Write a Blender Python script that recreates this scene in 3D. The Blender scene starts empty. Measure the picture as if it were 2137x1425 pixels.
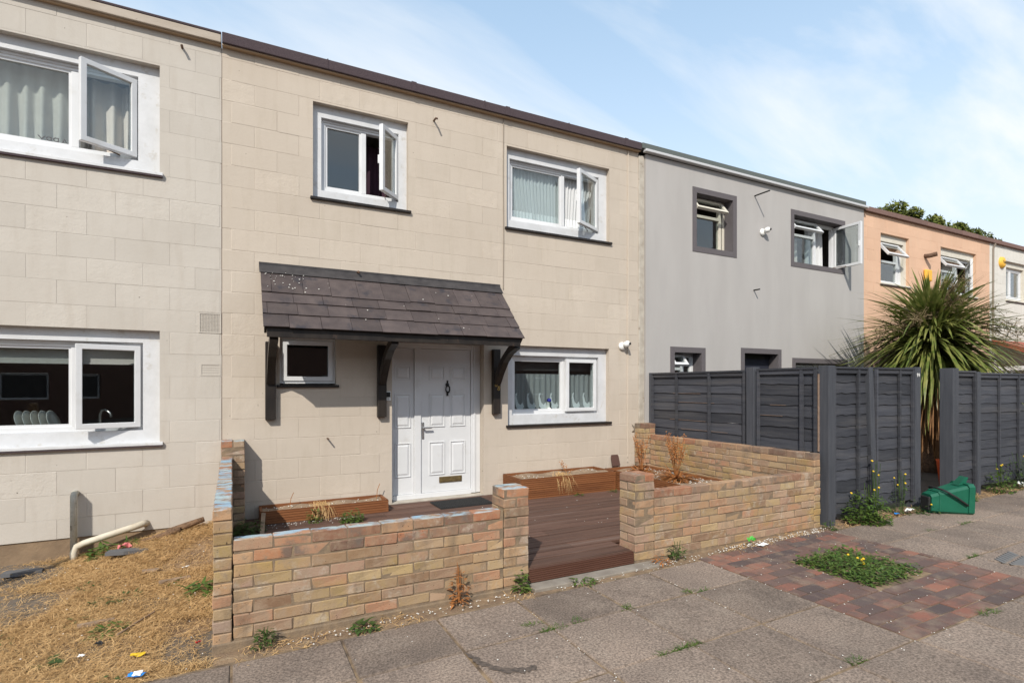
import bpy, math, random
import numpy as np
from mathutils import Vector, Matrix, Euler
R = math.radians
random.seed(7); rng = np.random.default_rng(7)
SC = bpy.context.scene
COL = SC.collection

# ------------------------------------------------------------------ camera, sky, sun, exposure
cam = bpy.data.cameras.new('camera'); co = bpy.data.objects.new('camera', cam); COL.objects.link(co)
co.location = (0, -6.48, 1.57); co.rotation_euler = (R(90), 0, R(-27.3))
cam.sensor_width = 36; cam.lens = 1129 * 36 / 2137; cam.shift_y = 92.5 / 2137
cam.clip_start = .05; cam.clip_end = 2000
SC.camera = co
SC.view_settings.view_transform = 'Standard'; SC.view_settings.look = 'None'
SC.view_settings.gamma = 1; SC.view_settings.exposure = 0.30; SC.view_settings.use_curve_mapping = False
SC.cycles.use_denoising = True
SC.cycles.max_bounces = 8; SC.cycles.transparent_max_bounces = 12
SUN = Vector((-.80, -1.0, 1.08)).normalized()
EL = math.asin(SUN.z); AZ = math.atan2(SUN.x, SUN.y)
W = bpy.data.worlds.new('World'); SC.world = W; W.use_nodes = True
nt = W.node_tree; N = nt.nodes; L = nt.links
for n in list(N): N.remove(n)
out = N.new('ShaderNodeOutputWorld'); bg = N.new('ShaderNodeBackground'); bg.inputs[1].default_value = .15
sky = N.new('ShaderNodeTexSky'); sky.sky_type = 'NISHITA'; sky.sun_disc = False
sky.sun_elevation = EL; sky.sun_rotation = AZ % (2 * math.pi); sky.air_density = 1.0; sky.dust_density = 1.2; sky.ozone_density = 1.3
tc = N.new('ShaderNodeTexCoord'); sep = N.new('ShaderNodeSeparateXYZ'); L.new(tc.outputs['Generated'], sep.inputs[0])
def wm(op, a, b=None, clamp=False):
    m = N.new('ShaderNodeMath'); m.operation = op; m.use_clamp = clamp
    for i, v in enumerate((a, b)):
        if v is None: continue
        if isinstance(v, (int, float)): m.inputs[i].default_value = v
        else: L.new(v, m.inputs[i])
    return m.outputs[0]
zz = wm('ADD', wm('MAXIMUM', sep.outputs[2], 0.0), .18)
cmb = N.new('ShaderNodeCombineXYZ'); L.new(wm('DIVIDE', sep.outputs[0], zz), cmb.inputs[0]); L.new(wm('DIVIDE', sep.outputs[1], zz), cmb.inputs[1])
mp = N.new('ShaderNodeMapping'); mp.inputs['Rotation'].default_value = (0, 0, R(35)); mp.inputs['Scale'].default_value = (.5, 1.9, 1); mp.inputs['Location'].default_value = (1.3, 2.15, 0)
L.new(cmb.outputs[0], mp.inputs[0])
nz = N.new('ShaderNodeTexNoise'); nz.inputs['Scale'].default_value = 1.1; nz.inputs['Detail'].default_value = 7; nz.inputs['Roughness'].default_value = .56; nz.inputs['Distortion'].default_value = .5
L.new(mp.outputs[0], nz.inputs[0])
cr = N.new('ShaderNodeValToRGB'); cr.color_ramp.elements[0].position = .46; cr.color_ramp.elements[1].position = .72
L.new(nz.outputs[0], cr.inputs[0])
# thin summer haze thickens towards the horizon
hz = wm('POWER', wm('SUBTRACT', 1.0, wm('MAXIMUM', sep.outputs[2], 0.0)), 3.0)
m0 = N.new('ShaderNodeMixRGB'); L.new(wm('ADD', wm('MULTIPLY', hz, .9), .44, True), m0.inputs[0]); L.new(sky.outputs[0], m0.inputs[1]); m0.inputs[2].default_value = (3.2, 4.85, 6.5, 1)
cov = wm('ADD', wm('MULTIPLY', cr.outputs[0], .85), wm('MULTIPLY', hz, 1.2), True)
mx = N.new('ShaderNodeMixRGB'); L.new(cov, mx.inputs[0]); L.new(m0.outputs[0], mx.inputs[1]); mx.inputs[2].default_value = (5.5, 5.65, 5.8, 1)
L.new(mx.outputs[0], bg.inputs[0]); L.new(bg.outputs[0], out.inputs[0])
sl = bpy.data.lights.new('sun', 'SUN'); sl.energy = 3.7; sl.angle = R(.5); sl.color = (1, .945, .85)
so = bpy.data.objects.new('sun', sl); COL.objects.link(so); so.location = SUN * 30
so.rotation_euler = SUN.to_track_quat('Z', 'Y').to_euler()

# ------------------------------------------------------------------ materials
def newmat(name):
    m = bpy.data.materials.new(name); m.use_nodes = True
    return m, m.node_tree.nodes, m.node_tree.links, m.node_tree.nodes['Principled BSDF']
def noise(N, L, vec, scale, detail=4, rough=.55, dist=0):
    n = N.new('ShaderNodeTexNoise'); n.inputs['Scale'].default_value = scale; n.inputs['Detail'].default_value = detail
    n.inputs['Roughness'].default_value = rough; n.inputs['Distortion'].default_value = dist; L.new(vec, n.inputs['Vector']); return n.outputs[0]
def ramp(N, L, f, stops, interp='LINEAR'):
    r = N.new('ShaderNodeValToRGB'); e = r.color_ramp.elements; r.color_ramp.interpolation = interp
    while len(e) < len(stops): e.new(.5)
    for i, (p, c) in enumerate(stops):
        e[i].position = p; e[i].color = (c, c, c, 1) if isinstance(c, (int, float)) else (*c, 1)
    L.new(f, r.inputs[0]); return r.outputs[0]
def mix(N, L, f, a, b, mode='MIX'):
    m = N.new('ShaderNodeMixRGB'); m.blend_type = mode
    for i, v in ((0, f), (1, a), (2, b)):
        if isinstance(v, (int, float)): m.inputs[i].default_value = v
        elif isinstance(v, tuple): m.inputs[i].default_value = (*v, 1)
        else: L.new(v, m.inputs[i])
    return m.outputs[0]
def math_(N, L, op, a, b=0.0, clamp=False):
    m = N.new('ShaderNodeMath'); m.operation = op; m.use_clamp = clamp
    for i, v in enumerate((a, b)):
        if isinstance(v, (int, float)): m.inputs[i].default_value = v
        else: L.new(v, m.inputs[i])
    return m.outputs[0]
def mapped(N, L, scale):
    g = N.new('ShaderNodeNewGeometry'); m = N.new('ShaderNodeMapping'); m.inputs['Scale'].default_value = scale
    L.new(g.outputs['Position'], m.inputs[0]); return m.outputs[0]
def pm(name, c1, c2=None, scale=6, rough=.8, bump=0, bscale=80, rnd=0, stops=None, grain=(1, 1, 1), spec=.3, metal=0, dirt=None, dscale=2.2, dlo=.52, dhi=.72, bdist=.003, fine=0, fscale=300):
    """general procedural surface: two-tone noise, per-piece tint, patches of dirt/wear, fine relief"""
    m, N, L, p = newmat(name)
    v = mapped(N, L, grain)
    c = c1
    if stops:
        oi = N.new('ShaderNodeObjectInfo'); c = ramp(N, L, oi.outputs['Random'], stops)
        if c2: c = mix(N, L, ramp(N, L, noise(N, L, v, scale), [(.42, 0), (.68, .75)]), c, c2)
    elif c2:
        c = mix(N, L, ramp(N, L, noise(N, L, v, scale, 6), [(.35, 0), (.65, 1)]), c1, c2)
    if rnd:
        oi = N.new('ShaderNodeObjectInfo')
        r = math_(N, L, 'ADD', math_(N, L, 'MULTIPLY', oi.outputs['Random'], rnd * 2), 1 - rnd)
        if isinstance(c, tuple): c = mix(N, L, 0.0, c, c)
        hs = N.new('ShaderNodeHueSaturation'); L.new(c, hs.inputs['Color']); L.new(r, hs.inputs['Value']); c = hs.outputs[0]
    if dirt:
        c = mix(N, L, ramp(N, L, noise(N, L, v, dscale, 8, .65), [(dlo, 0), (dhi, .85)]), c, dirt)
    if fine:
        c = mix(N, L, 1.0, c, ramp(N, L, noise(N, L, v, fscale, 3, .7), [(.36, 1 - fine), (.64, 1 + fine)]), 'MULTIPLY')
    if isinstance(c, tuple): p.inputs['Base Color'].default_value = (*c, 1)
    else: L.new(c, p.inputs['Base Color'])
    p.inputs['Roughness'].default_value = rough; p.inputs['Specular IOR Level'].default_value = spec; p.inputs['Metallic'].default_value = metal
    if bump:
        b = N.new('ShaderNodeBump'); b.inputs['Strength'].default_value = bump; b.inputs['Distance'].default_value = bdist
        L.new(noise(N, L, v, bscale, 5, .6), b.inputs['Height']); L.new(b.outputs[0], p.inputs['Normal'])
    return m
M = {}
def paint_block(name, c1, c2, dirtc, amt=.42):
    """masonry paint over blockwork: stippled, some blocks coarser than others"""
    m, N, L, p = newmat(name); v = mapped(N, L, (1, 1, 1)); oi = N.new('ShaderNodeObjectInfo')
    c = mix(N, L, ramp(N, L, noise(N, L, v, 1.3, 6), [(.35, 0), (.68, 1)]), c1, c2)
    hs = N.new('ShaderNodeHueSaturation'); L.new(c, hs.inputs['Color'])
    L.new(math_(N, L, 'ADD', math_(N, L, 'MULTIPLY', oi.outputs['Random'], .07), .965), hs.inputs['Value'])
    vs = mapped(N, L, (9, 9, 1.6))
    c = mix(N, L, ramp(N, L, noise(N, L, vs, 1.0, 6, .6), [(.50, 0), (.78, amt)]), hs.outputs[0], dirtc)
    pits = ramp(N, L, noise(N, L, v, 26, 2, .5), [(.0, 1), (.235, 1), (.25, 0), (1, 0)])
    c = mix(N, L, pits, c, (.10, .08, .06))
    L.new(c, p.inputs['Base Color']); p.inputs['Roughness'].default_value = .85; p.inputs['Specular IOR Level'].default_value = .2
    b = N.new('ShaderNodeBump'); b.inputs['Distance'].default_value = .006
    L.new(math_(N, L, 'ADD', math_(N, L, 'MULTIPLY', math_(N, L, 'POWER', oi.outputs['Random'], 5.0), .42), .2), b.inputs['Strength'])
    hgt = math_(N, L, 'ADD', noise(N, L, v, 48, 5, .65), math_(N, L, 'MULTIPLY', noise(N, L, v, 11, 3), 1.6))
    L.new(hgt, b.inputs['Height']); L.new(b.outputs[0], p.inputs['Normal'])
    return m
M['cream'] = paint_block('cream_paint', (.478, .412, .342), (.508, .442, .370), (.40, .34, .265))
M['stone'] = paint_block('pale_paint', (.465, .425, .375), (.50, .46, .41), (.39, .34, .285))
M['peach'] = paint_block('peach_paint', (.60, .385, .265), (.65, .425, .295), (.56, .40, .29))
M['offwhite'] = paint_block('offwhite_paint', (.60, .575, .52), (.64, .61, .56), (.50, .46, .40))
M['greyrender'] = pm('grey_render', (.375, .355, .34), (.405, .385, .37), 1.1, .9, .5, 160, dirt=(.35, .335, .322), dscale=1.3, dlo=.5, dhi=.85, grain=(2.2, 2.2, .5))
M['granite'] = pm('dark_speckled_render', (.085, .075, .08), (.15, .135, .14), 210, .9, .8, 180, bdist=.006)
M['plinth'] = pm('bare_render', (.27, .19, .12), (.20, .14, .09), 5, .95, .6, 40, dirt=(.5, .46, .4), dscale=2.6, dlo=.66, dhi=.7, bdist=.008)
M['concrete'] = pm('old_concrete', (.46, .42, .36), (.36, .32, .27), 9, .9, .6, 60, dirt=(.22, .18, .14), dscale=14, dlo=.6, dhi=.7)
M['joint'] = pm('joint_filler', (.20, .155, .12), (.42, .36, .29), 22, .95)
M['felt'] = pm('roof_felt_mauve', (.050, .036, .042), (.085, .063, .068), 120, .95, .8, 220, bdist=.004)
M['feltgreen'] = pm('roof_felt_green', (.085, .10, .095), (.13, .145, .14), 140, .95, .8, 220, bdist=.004)
M['feltbrown'] = pm('roof_felt_brown', (.145, .088, .075), (.20, .125, .105), 60, .95, .6, 200, rnd=.1)
M['fasciacream'] = pm('weathered_cream_fascia', (.44, .38, .32), (.38, .32, .26), 6, .8, .5, 40, dirt=(.15, .11, .09), dscale=9, dlo=.64, dhi=.69, grain=(.5, 1, 1.4))
M['battenwood'] = pm('bare_batten', (.34, .235, .15), (.40, .29, .19), 14, .85, grain=(.2, 1, 1))
M['upvc'] = pm('white_plastic', (.66, .665, .675), (.61, .615, .625), 3, .35, spec=.5, dirt=(.50, .49, .46), dscale=5, dlo=.58, dhi=.85)
M['whitepaint'] = pm('white_gloss_timber', (.60, .605, .62), (.54, .545, .555), 7, .5, .5, 40, dirt=(.42, .39, .34), dscale=9, dlo=.58, dhi=.74)
M['creamframe'] = pm('cream_timber', (.62, .58, .50), (.56, .52, .44), 7, .6, .3, 40)
M['black'] = pm('black_gloss_timber', (.016, .013, .012), (.03, .024, .02), 9, .42, .5, 30, dirt=(.085, .055, .04), dscale=14, dlo=.62, dhi=.74, grain=(1, 1, .35))
M['slate'] = pm('slate', (.058, .045, .044), (.084, .065, .061), 7, .62, .5, 60, rnd=.16, dirt=(.030, .029, .036), dscale=5, dlo=.55, dhi=.68)
M['lead'] = pm('lead_flashing', (.034, .031, .032), (.055, .050, .050), 9, .55, .3, 30)
M['brass'] = pm('brass', (.50, .34, .12), None, rough=.35, metal=.8)
M['oldbrass'] = pm('letterbox_brass', (.25, .185, .085), (.17, .12, .06), 30, .45, metal=.6)
M['iron'] = pm('black_iron', (.012, .012, .012), None, rough=.4)
M['steel'] = pm('steel', (.55, .55, .55), None, rough=.3, metal=.9)
M['rust'] = pm('rusty_pipe', (.09, .05, .03), (.16, .10, .07), 60, .8, .5, 90)
M['pipe'] = pm('old_white_pipe', (.60, .55, .45), (.46, .40, .30), 9, .6, .3, 40, dirt=(.26, .18, .11), dscale=13, dlo=.55, dhi=.7)
M['pipegrey'] = pm('weathered_grey_pipe', (.36, .34, .28), (.46, .43, .36), 12, .6, .4, 50, dirt=(.10, .075, .055), dscale=16, dlo=.55, dhi=.7)
M['cable'] = pm('cable', (.26, .22, .18), None, rough=.7)
M['mortar'] = pm('mortar', (.25, .18, .115), (.175, .13, .09), 16, .95, .8, 90, dirt=(.13, .10, .075), dscale=6, bdist=.006)
BR = [(0, (.20, .12, .075)), (.14, (.38, .255, .145)), (.28, (.37, .195, .12)), (.4, (.41, .30, .165)), (.52, (.23, .145, .095)), (.66, (.40, .27, .185)), (.78, (.33, .235, .13)), (.9, (.37, .20, .125)), (1, (.30, .215, .165))]
def brick_mat(name, stops, stain, yellow=0, paint=0):
    m, N, L, p = newmat(name); v = mapped(N, L, (1, 1, 1)); oi = N.new('ShaderNodeObjectInfo')
    c = ramp(N, L, oi.outputs['Random'], stops)
    c = mix(N, L, ramp(N, L, noise(N, L, v, 22, 5, .6), [(.40, 0), (.72, .45)]), c, (.36, .27, .18))
    c = mix(N, L, ramp(N, L, noise(N, L, v, 5.5, 6, .6), [(.52, 0), (.66, .8)]), c, stain)
    if yellow: c = mix(N, L, ramp(N, L, noise(N, L, v, 1.7, 5, .6), [(.52, 0), (.66, .6)]), c, (.33, .235, .075))
    c = mix(N, L, ramp(N, L, noise(N, L, v, 8, 7, .7), [(.57, 0), (.68, .55)]), c, (.44, .38, .31))
    c = mix(N, L, ramp(N, L, noise(N, L, v, 75, 2, .5), [(.0, 1), (.27, 1), (.30, 0), (1, 0)]), c, (.07, .05, .035))
    c = mix(N, L, ramp(N, L, noise(N, L, v, 16, 6, .7, .6), [(.58, 0), (.66, .75)]), c, (.27, .20, .135))      # smeared mortar
    c = mix(N, L, ramp(N, L, noise(N, L, mapped(N, L, (3, 3, 1)), 2.3, 7, .65), [(.54, 0), (.72, .6)]), c, (.12, .095, .07))      # grime runs
    if paint:   # brushed pale blue paint left on the coping
        g = N.new('ShaderNodeNewGeometry'); s = N.new('ShaderNodeSeparateXYZ'); L.new(g.outputs['Normal'], s.inputs[0])
        up = ramp(N, L, s.outputs[2], [(.55, 0), (.8, 1)])
        k = ramp(N, L, noise(N, L, mapped(N, L, (5, 9, 9)), 1.3, 7, .7), [(.43, 0), (.55, .85)])
        tone = mix(N, L, ramp(N, L, noise(N, L, v, 3.2, 4), [(.4, 0), (.6, 1)]), (.25, .41, .53), (.40, .49, .49))
        c = mix(N, L, math_(N, L, 'MULTIPLY', up, k), c, tone)
    L.new(c, p.inputs['Base Color']); p.inputs['Roughness'].default_value = .92; p.inputs['Specular IOR Level'].default_value = .15
    b = N.new('ShaderNodeBump'); b.inputs['Strength'].default_value = .7; b.inputs['Distance'].default_value = .005
    L.new(noise(N, L, v, 85, 5, .7), b.inputs['Height']); L.new(b.outputs[0], p.inputs['Normal'])
    return m
M['brick'] = brick_mat('buff_brick', BR, (.30, .215, .15), 1)
M['brick_top'] = brick_mat('weathered_brick', [(0, (.16, .10, .075)), (.2, (.36, .15, .08)), (.35, (.22, .13, .09)), (.5, (.42, .26, .15)), (.65, (.20, .13, .10)), (.8, (.40, .19, .10)), (1, (.33, .25, .18))], (.13, .105, .09))
M['brick_paint'] = brick_mat('painted_coping_brick', [(0, (.15, .095, .07)), (.2, (.36, .15, .08)), (.35, (.21, .125, .085)), (.5, (.42, .25, .14)), (.65, (.20, .125, .09)), (.8, (.40, .18, .095)), (1, (.31, .22, .15))], (.13, .105, .09), 0, 1)
M['paver'] = pm('clay_paver', (.2, .1, .08), (.10, .075, .065), 9, .9, .6, 80, stops=[(0, (.070, .055, .054)), (.2, (.13, .078, .064)), (.38, (.24, .10, .068)), (.52, (.095, .070, .064)), (.7, (.27, .12, .08)), (.85, (.16, .098, .078)), (1, (.08, .064, .062))], dirt=(.23, .17, .125), dscale=7, dlo=.5, dhi=.74, bdist=.004)
M['slab'] = pm('concrete_slab', (.218, .166, .130), (.162, .124, .099), 2.4, .93, 1., 70, rnd=.2, dirt=(.245, .195, .155), dscale=3.3, dlo=.5, dhi=.8, bdist=.005, fine=.42, fscale=75)
M['dirt'] = pm('dry_dirt', (.26, .175, .105), (.17, .115, .075), 7, .97, 1, 60, dirt=(.33, .25, .16), dscale=18, bdist=.012)
M['earth'] = pm('straw_thatch', (.34, .225, .125), (.20, .13, .08), 11, .97, 1, 90, dirt=(.12, .075, .04), dscale=4, dlo=.55, dhi=.7, bdist=.014)
M['ground'] = pm('ground', (.15, .12, .095), (.11, .09, .07), 3, .95, .6, 60)
M['deck'] = pm('deck_board', (.128, .070, .050), (.078, .043, .032), 3.5, .8, .8, 40, rnd=.2, grain=(.35, 9, 9), dirt=(.20, .15, .125), dscale=1.4, dlo=.55, dhi=.8)
M['planter'] = pm('stained_timber', (.165, .062, .024), (.215, .085, .033), 3.5, .6, .5, 40, rnd=.1, grain=(.4, 3, 9), dirt=(.08, .03, .014), dscale=2.2, dlo=.56, dhi=.74)
M['riser'] = pm('dark_stained_timber', (.085, .036, .024), (.11, .05, .032), 3.5, .6, .4, 40, grain=(.4, 3, 9))
M['fence'] = pm('charcoal_fence_paint', (.036, .038, .047), (.054, .056, .066), 4, .72, .8, 35, rnd=.32, grain=(.6, .6, 9), dirt=(.088, .084, .086), dscale=1.5, dlo=.5, dhi=.78)
M['fencepost'] = pm('charcoal_post_paint', (.047, .050, .060), (.064, .067, .077), 5, .7, .5, 40, rnd=.08, grain=(7, 7, .5))
M['rawwood'] = pm('raw_split_wood', (.30, .205, .15), (.20, .14, .105), 20, .9)
M['soil'] = pm('planter_soil', (.20, .14, .095), (.30, .22, .15), 18, .97, 1, 60, bdist=.01)
M['pebble'] = pm('white_pebble', (.70, .68, .63), (.60, .57, .52), 30, .8)
M['stain'] = pm('tar_smear', (.062, .050, .042), (.13, .10, .08), 45, .9, .5, 90)
M['rubber'] = pm('rubber', (.018, .018, .018), (.03, .03, .03), 40, .8)
M['bin'] = pm('green_plastic', (.004, .085, .048), (.006, .105, .060), 6, .5, spec=.4, dirt=(.03, .10, .07), dscale=6, dlo=.55, dhi=.8)
M['bindark'] = pm('bin_inside', (.004, .05, .03), None, rough=.6)
M['paper'] = pm('paper', (.78, .77, .74), None, rough=.8)
M['cloud'] = pm('interior_wall', (.30, .27, .24), None, rough=.9)
M['curtain'] = pm('curtain_cloth', (.62, .57, .52), (.55, .50, .46), 5, .95)
M['blind'] = pm('grey_blind', (.42, .40, .38), None, rough=.8)
M['darkblind'] = pm('dark_blind', (.05, .045, .045), None, rough=.6)
M['trunk'] = pm('palm_trunk', (.24, .145, .085), (.13, .08, .05), 30, .95, 1, 60, bdist=.02)
M['wood'] = pm('weathered_stick', (.30, .21, .14), (.20, .14, .095), 9, .9, .5, 40)
def flat(name, c, rough=.6): return pm(name, c, None, rough=rough)
for k, c in dict(yellow=(.62, .41, .02), alarm=(.75, .42, .06), lime=(.07, .36, .05), blue=(.02, .22, .62), red=(.5, .02, .02), pink=(.52, .15, .15), orange=(.70, .10, .02), navy=(.015, .02, .20), porcelain=(.72, .70, .66), lampwhite=(.76, .76, .74), roofred=(.27, .07, .04), rail=(.2, .2, .2)).items(): M[k] = flat(k, c)
def leafmat(name, c1, c2, trans=.25, rough=.55, scale=6):
    m, N, L, p = newmat(name); v = mapped(N, L, (1, 1, 1))
    c = mix(N, L, ramp(N, L, noise(N, L, v, scale, 5, .6), [(.38, 0), (.62, 1)]), c1, c2)
    L.new(c, p.inputs['Base Color']); p.inputs['Roughness'].default_value = rough; p.inputs['Specular IOR Level'].default_value = .35
    t = N.new('ShaderNodeBsdfTranslucent'); L.new(c, t.inputs[0]); ms = N.new('ShaderNodeMixShader'); ms.inputs[0].default_value = trans
    o = N['Material Output']; L.new(p.outputs[0], ms.inputs[1]); L.new(t.outputs[0], ms.inputs[2]); L.new(ms.outputs[0], o.inputs[0])
    return m
M['leaf'] = leafmat('weed_leaf', (.055, .115, .018), (.12, .17, .035), scale=18)
M['leafdark'] = leafmat('dark_weed_leaf', (.045, .085, .02), (.075, .12, .03), scale=18)
M['straw'] = leafmat('straw', (.60, .395, .185), (.42, .255, .105), .15, .7, 14)
M['deadplant'] = leafmat('dead_plant', (.42, .17, .05), (.28, .115, .04), .15, .7, 20)
M['palmleaf'] = leafmat('strap_leaf', (.10, .14, .028), (.245, .245, .075), .22, .38, 5)
M['palmdead'] = leafmat('dead_strap_leaf', (.34, .175, .07), (.20, .095, .04), .15, .7, 6)
M['plume'] = leafmat('seed_plume', (.27, .20, .11), (.20, .15, .085), .1, .8, 20)
M['treeleaf'] = leafmat('tree_leaf', (.075, .10, .012), (.15, .16, .022), .25, .55, 1.2)
def glassmat(name, tint, boost=1.0, rough=.0):
    m, N, L, p = newmat(name); N.remove(p); o = N['Material Output']
    t = N.new('ShaderNodeBsdfTransparent'); t.inputs[0].default_value = (*tint, 1); g = N.new('ShaderNodeBsdfGlossy'); g.inputs['Roughness'].default_value = rough
    f = N.new('ShaderNodeLayerWeight'); f.inputs[0].default_value = .5; k = math_(N, L, 'MULTIPLY', math_(N, L, 'ADD', math_(N, L, 'MULTIPLY', math_(N, L, 'POWER', f.outputs['Facing'], 5.0), .9), .042), boost, True)
    ms = N.new('ShaderNodeMixShader'); L.new(k, ms.inputs[0]); L.new(t.outputs[0], ms.inputs[1]); L.new(g.outputs[0], ms.inputs[2]); L.new(ms.outputs[0], o.inputs[0])
    return m
M['glass'] = glassmat('window_glass', (.86, .9, .9), 2.1)
def netmat(name, a=.45):
    m, N, L, p = newmat(name); o = N['Material Output']; p.inputs['Base Color'].default_value = (.78, .79, .80, 1); p.inputs['Roughness'].default_value = .9
    t = N.new('ShaderNodeBsdfTransparent'); ms = N.new('ShaderNodeMixShader'); ms.inputs[0].default_value = a
    L.new(p.outputs[0], ms.inputs[1]); L.new(t.outputs[0], ms.inputs[2]); L.new(ms.outputs[0], o.inputs[0]); return m
M['net'] = netmat('net_curtain', .28); M['lace'] = netmat('lace', .05); M['voile'] = netmat('voile', .62)

# ------------------------------------------------------------------ mesh helpers
class B:
    def __init__(s): s.v = []; s.f = []
    def add(s, vs, fs, mtx=None):
        o = len(s.v); s.v += [tuple(mtx @ Vector(p)) if mtx else tuple(p) for p in vs]; s.f += [tuple(i + o for i in f) for f in fs]; return s
    def box(s, x0, x1, y0, y1, z0, z1, mtx=None):
        return s.add([(x0, y0, z0), (x1, y0, z0), (x1, y1, z0), (x0, y1, z0), (x0, y0, z1), (x1, y0, z1), (x1, y1, z1), (x0, y1, z1)],
                     [(0, 3, 2, 1), (4, 5, 6, 7), (0, 1, 5, 4), (1, 2, 6, 5), (2, 3, 7, 6), (3, 0, 4, 7)], mtx)
    def ring(s, x0, x1, z0, z1, w, y0, y1):
        """picture-frame of width w in the xz plane, mitre-free closed ring with one continuous surface"""
        o = [(x0, z0), (x1, z0), (x1, z1), (x0, z1)]; i = [(x0 + w, z0 + w), (x1 - w, z0 + w), (x1 - w, z1 - w), (x0 + w, z1 - w)]
        vs = [(x, y0, z) for x, z in o] + [(x, y0, z) for x, z in i] + [(x, y1, z) for x, z in o] + [(x, y1, z) for x, z in i]
        fs = []
        for k in range(4):
            n = (k + 1) % 4
            fs += [(k, n, 4 + n, 4 + k), (8 + n, 8 + k, 12 + k, 12 + n), (n, k, 8 + k, 8 + n), (4 + k, 4 + n, 12 + n, 12 + k)]
        return s.add(vs, fs)
    def tube(s, pts, r, n=8, cap=True):
        pts = [Vector(p) for p in pts]; rs = r if isinstance(r, (list, tuple)) else [r] * len(pts); vs = []; fs = []
        for k, p in enumerate(pts):
            d = (pts[min(k + 1, len(pts) - 1)] - pts[max(k - 1, 0)]).normalized()
            a = d.orthogonal().normalized() if k == 0 else (a - d * a.dot(d)).normalized()
            b = d.cross(a)
            for j in range(n):
                t = 2 * math.pi * j / n; vs.append(p + (a * math.cos(t) + b * math.sin(t)) * rs[k])
        for k in range(len(pts) - 1):
            for j in range(n): fs.append((k * n + j, k * n + (j + 1) % n, (k + 1) * n + (j + 1) % n, (k + 1) * n + j))
        if cap: fs += [tuple(range(n))[::-1], tuple(range((len(pts) - 1) * n, len(pts) * n))]
        return s.add(vs, fs)
    def lathe(s, prof, n=16, mtx=None):
        vs = []; fs = []
        for r, z in prof:
            for j in range(n): t = 2 * math.pi * j / n; vs.append((r * math.cos(t), r * math.sin(t), z))
        for k in range(len(prof) - 1):
            for j in range(n): fs.append((k * n + j, k * n + (j + 1) % n, (k + 1) * n + (j + 1) % n, (k + 1) * n + j))
        return s.add(vs, fs, mtx)
    def quad(s, a, b, c, d): return s.add([a, b, c, d], [(0, 1, 2, 3)])
    def mesh(s, name, mat, smooth=False):
        me = bpy.data.meshes.new(name); me.from_pydata(s.v, [], s.f); me.update()
        me.materials.append(M[mat] if isinstance(mat, str) else mat)
        if smooth: me.polygons.foreach_set('use_smooth', [True] * len(me.polygons))
        return me
    def obj(s, name, mat, parent=None, smooth=False, bevel=0, **kw): return link(name, s.mesh(name, mat, smooth), parent, bevel=bevel, **kw)
def link(name, data, parent=None, loc=None, rot=None, scale=None, label=None, cat=None, group=None, kind=None, bevel=0):
    o = bpy.data.objects.new(name, data); COL.objects.link(o); o.parent = parent
    if loc is not None: o.location = loc
    if rot is not None: o.rotation_euler = rot
    if scale is not None: o.scale = scale
    for k, v in (('label', label), ('category', cat), ('group', group), ('kind', kind)):
        if v: o[k] = v
    if bevel:
        m = o.modifiers.new('bevel', 'BEVEL'); m.width = bevel; m.segments = 2; m.limit_method = 'ANGLE'
    return o
def empty(name, loc=(0, 0, 0), **kw): return link(name, None, None, loc=loc, **kw)
def text_mesh(name, s, size, mat, parent, loc, rot, depth=.002, **kw):
    cu = bpy.data.curves.new(name, 'FONT'); cu.body = s; cu.size = size; cu.extrude = depth; cu.align_x = 'CENTER'; cu.align_y = 'CENTER'
    t = bpy.data.objects.new('tmp', cu); COL.objects.link(t); dg = bpy.context.evaluated_depsgraph_get()
    me = bpy.data.meshes.new_from_object(t.evaluated_get(dg)); bpy.data.objects.remove(t); me.materials.clear(); me.materials.append(M[mat])
    return link(name, me, parent, loc=loc, rot=rot, **kw)
def gz(x): return .0125 * min(max(x, -2), 14)          # the pavement climbs gently to the right

# ------------------------------------------------------------------ ground
xs = [-300, -40, -12, -2, 14, 40, 300]; ys = [-300, -40, -7.2, 3, 300]
g = B(); g.add([(x, y, gz(x) - .045) for y in ys for x in xs], [(j * 7 + i, j * 7 + i + 1, (j + 1) * 7 + i + 1, (j + 1) * 7 + i) for j in range(4) for i in range(6)])
g.obj('ground', 'ground', kind='structure')
d = B(); d.add([(x, y, gz(x) - .022 + .008 * math.sin(x * 7) * math.cos(y * 13)) for y in (-3.6, -3.3, -3.05, -2.9, -2.7) for x in np.linspace(-.1, 14, 60)],
      [(j * 60 + i, j * 60 + i + 1, (j + 1) * 60 + i + 1, (j + 1) * 60 + i) for j in range(4) for i in range(59)])
d.obj('dirt_verge', 'dirt', kind='structure')

pav = empty('pavement', kind='structure')
PX0, PX1, PY0, PY1 = 3.655, 5.50, -4.70, -2.97
xe = [1.21 + .61 * k for k in range(-9, 19)]; ye = [-7.15, -6.53, -5.92, -5.31, -4.70, -4.11, -3.53, -3.03]
SV = []
for k in range(6):
    b = B(); j = lambda: random.uniform(-.004, .004)
    e = .012
    v = [(-.5 + j(), -.5 + j(), -.06), (.5 + j(), -.5 + j(), -.06), (.5 + j(), .5 + j(), -.06), (-.5 + j(), .5 + j(), -.06)]
    v += [(x, y, -.010) for x, y, _ in v[:4]] + [(x * (1 - 2 * e), y * (1 - 2 * e), 0) for x, y, _ in v[:4]]
    b.add(v, [(0, 1, 5, 4), (1, 2, 6, 5), (2, 3, 7, 6), (3, 0, 4, 7), (4, 5, 9, 8), (5, 6, 10, 9), (6, 7, 11, 10), (7, 4, 8, 11), (8, 9, 10, 11)])
    SV.append(b.mesh('paving_slab', 'slab'))
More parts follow.
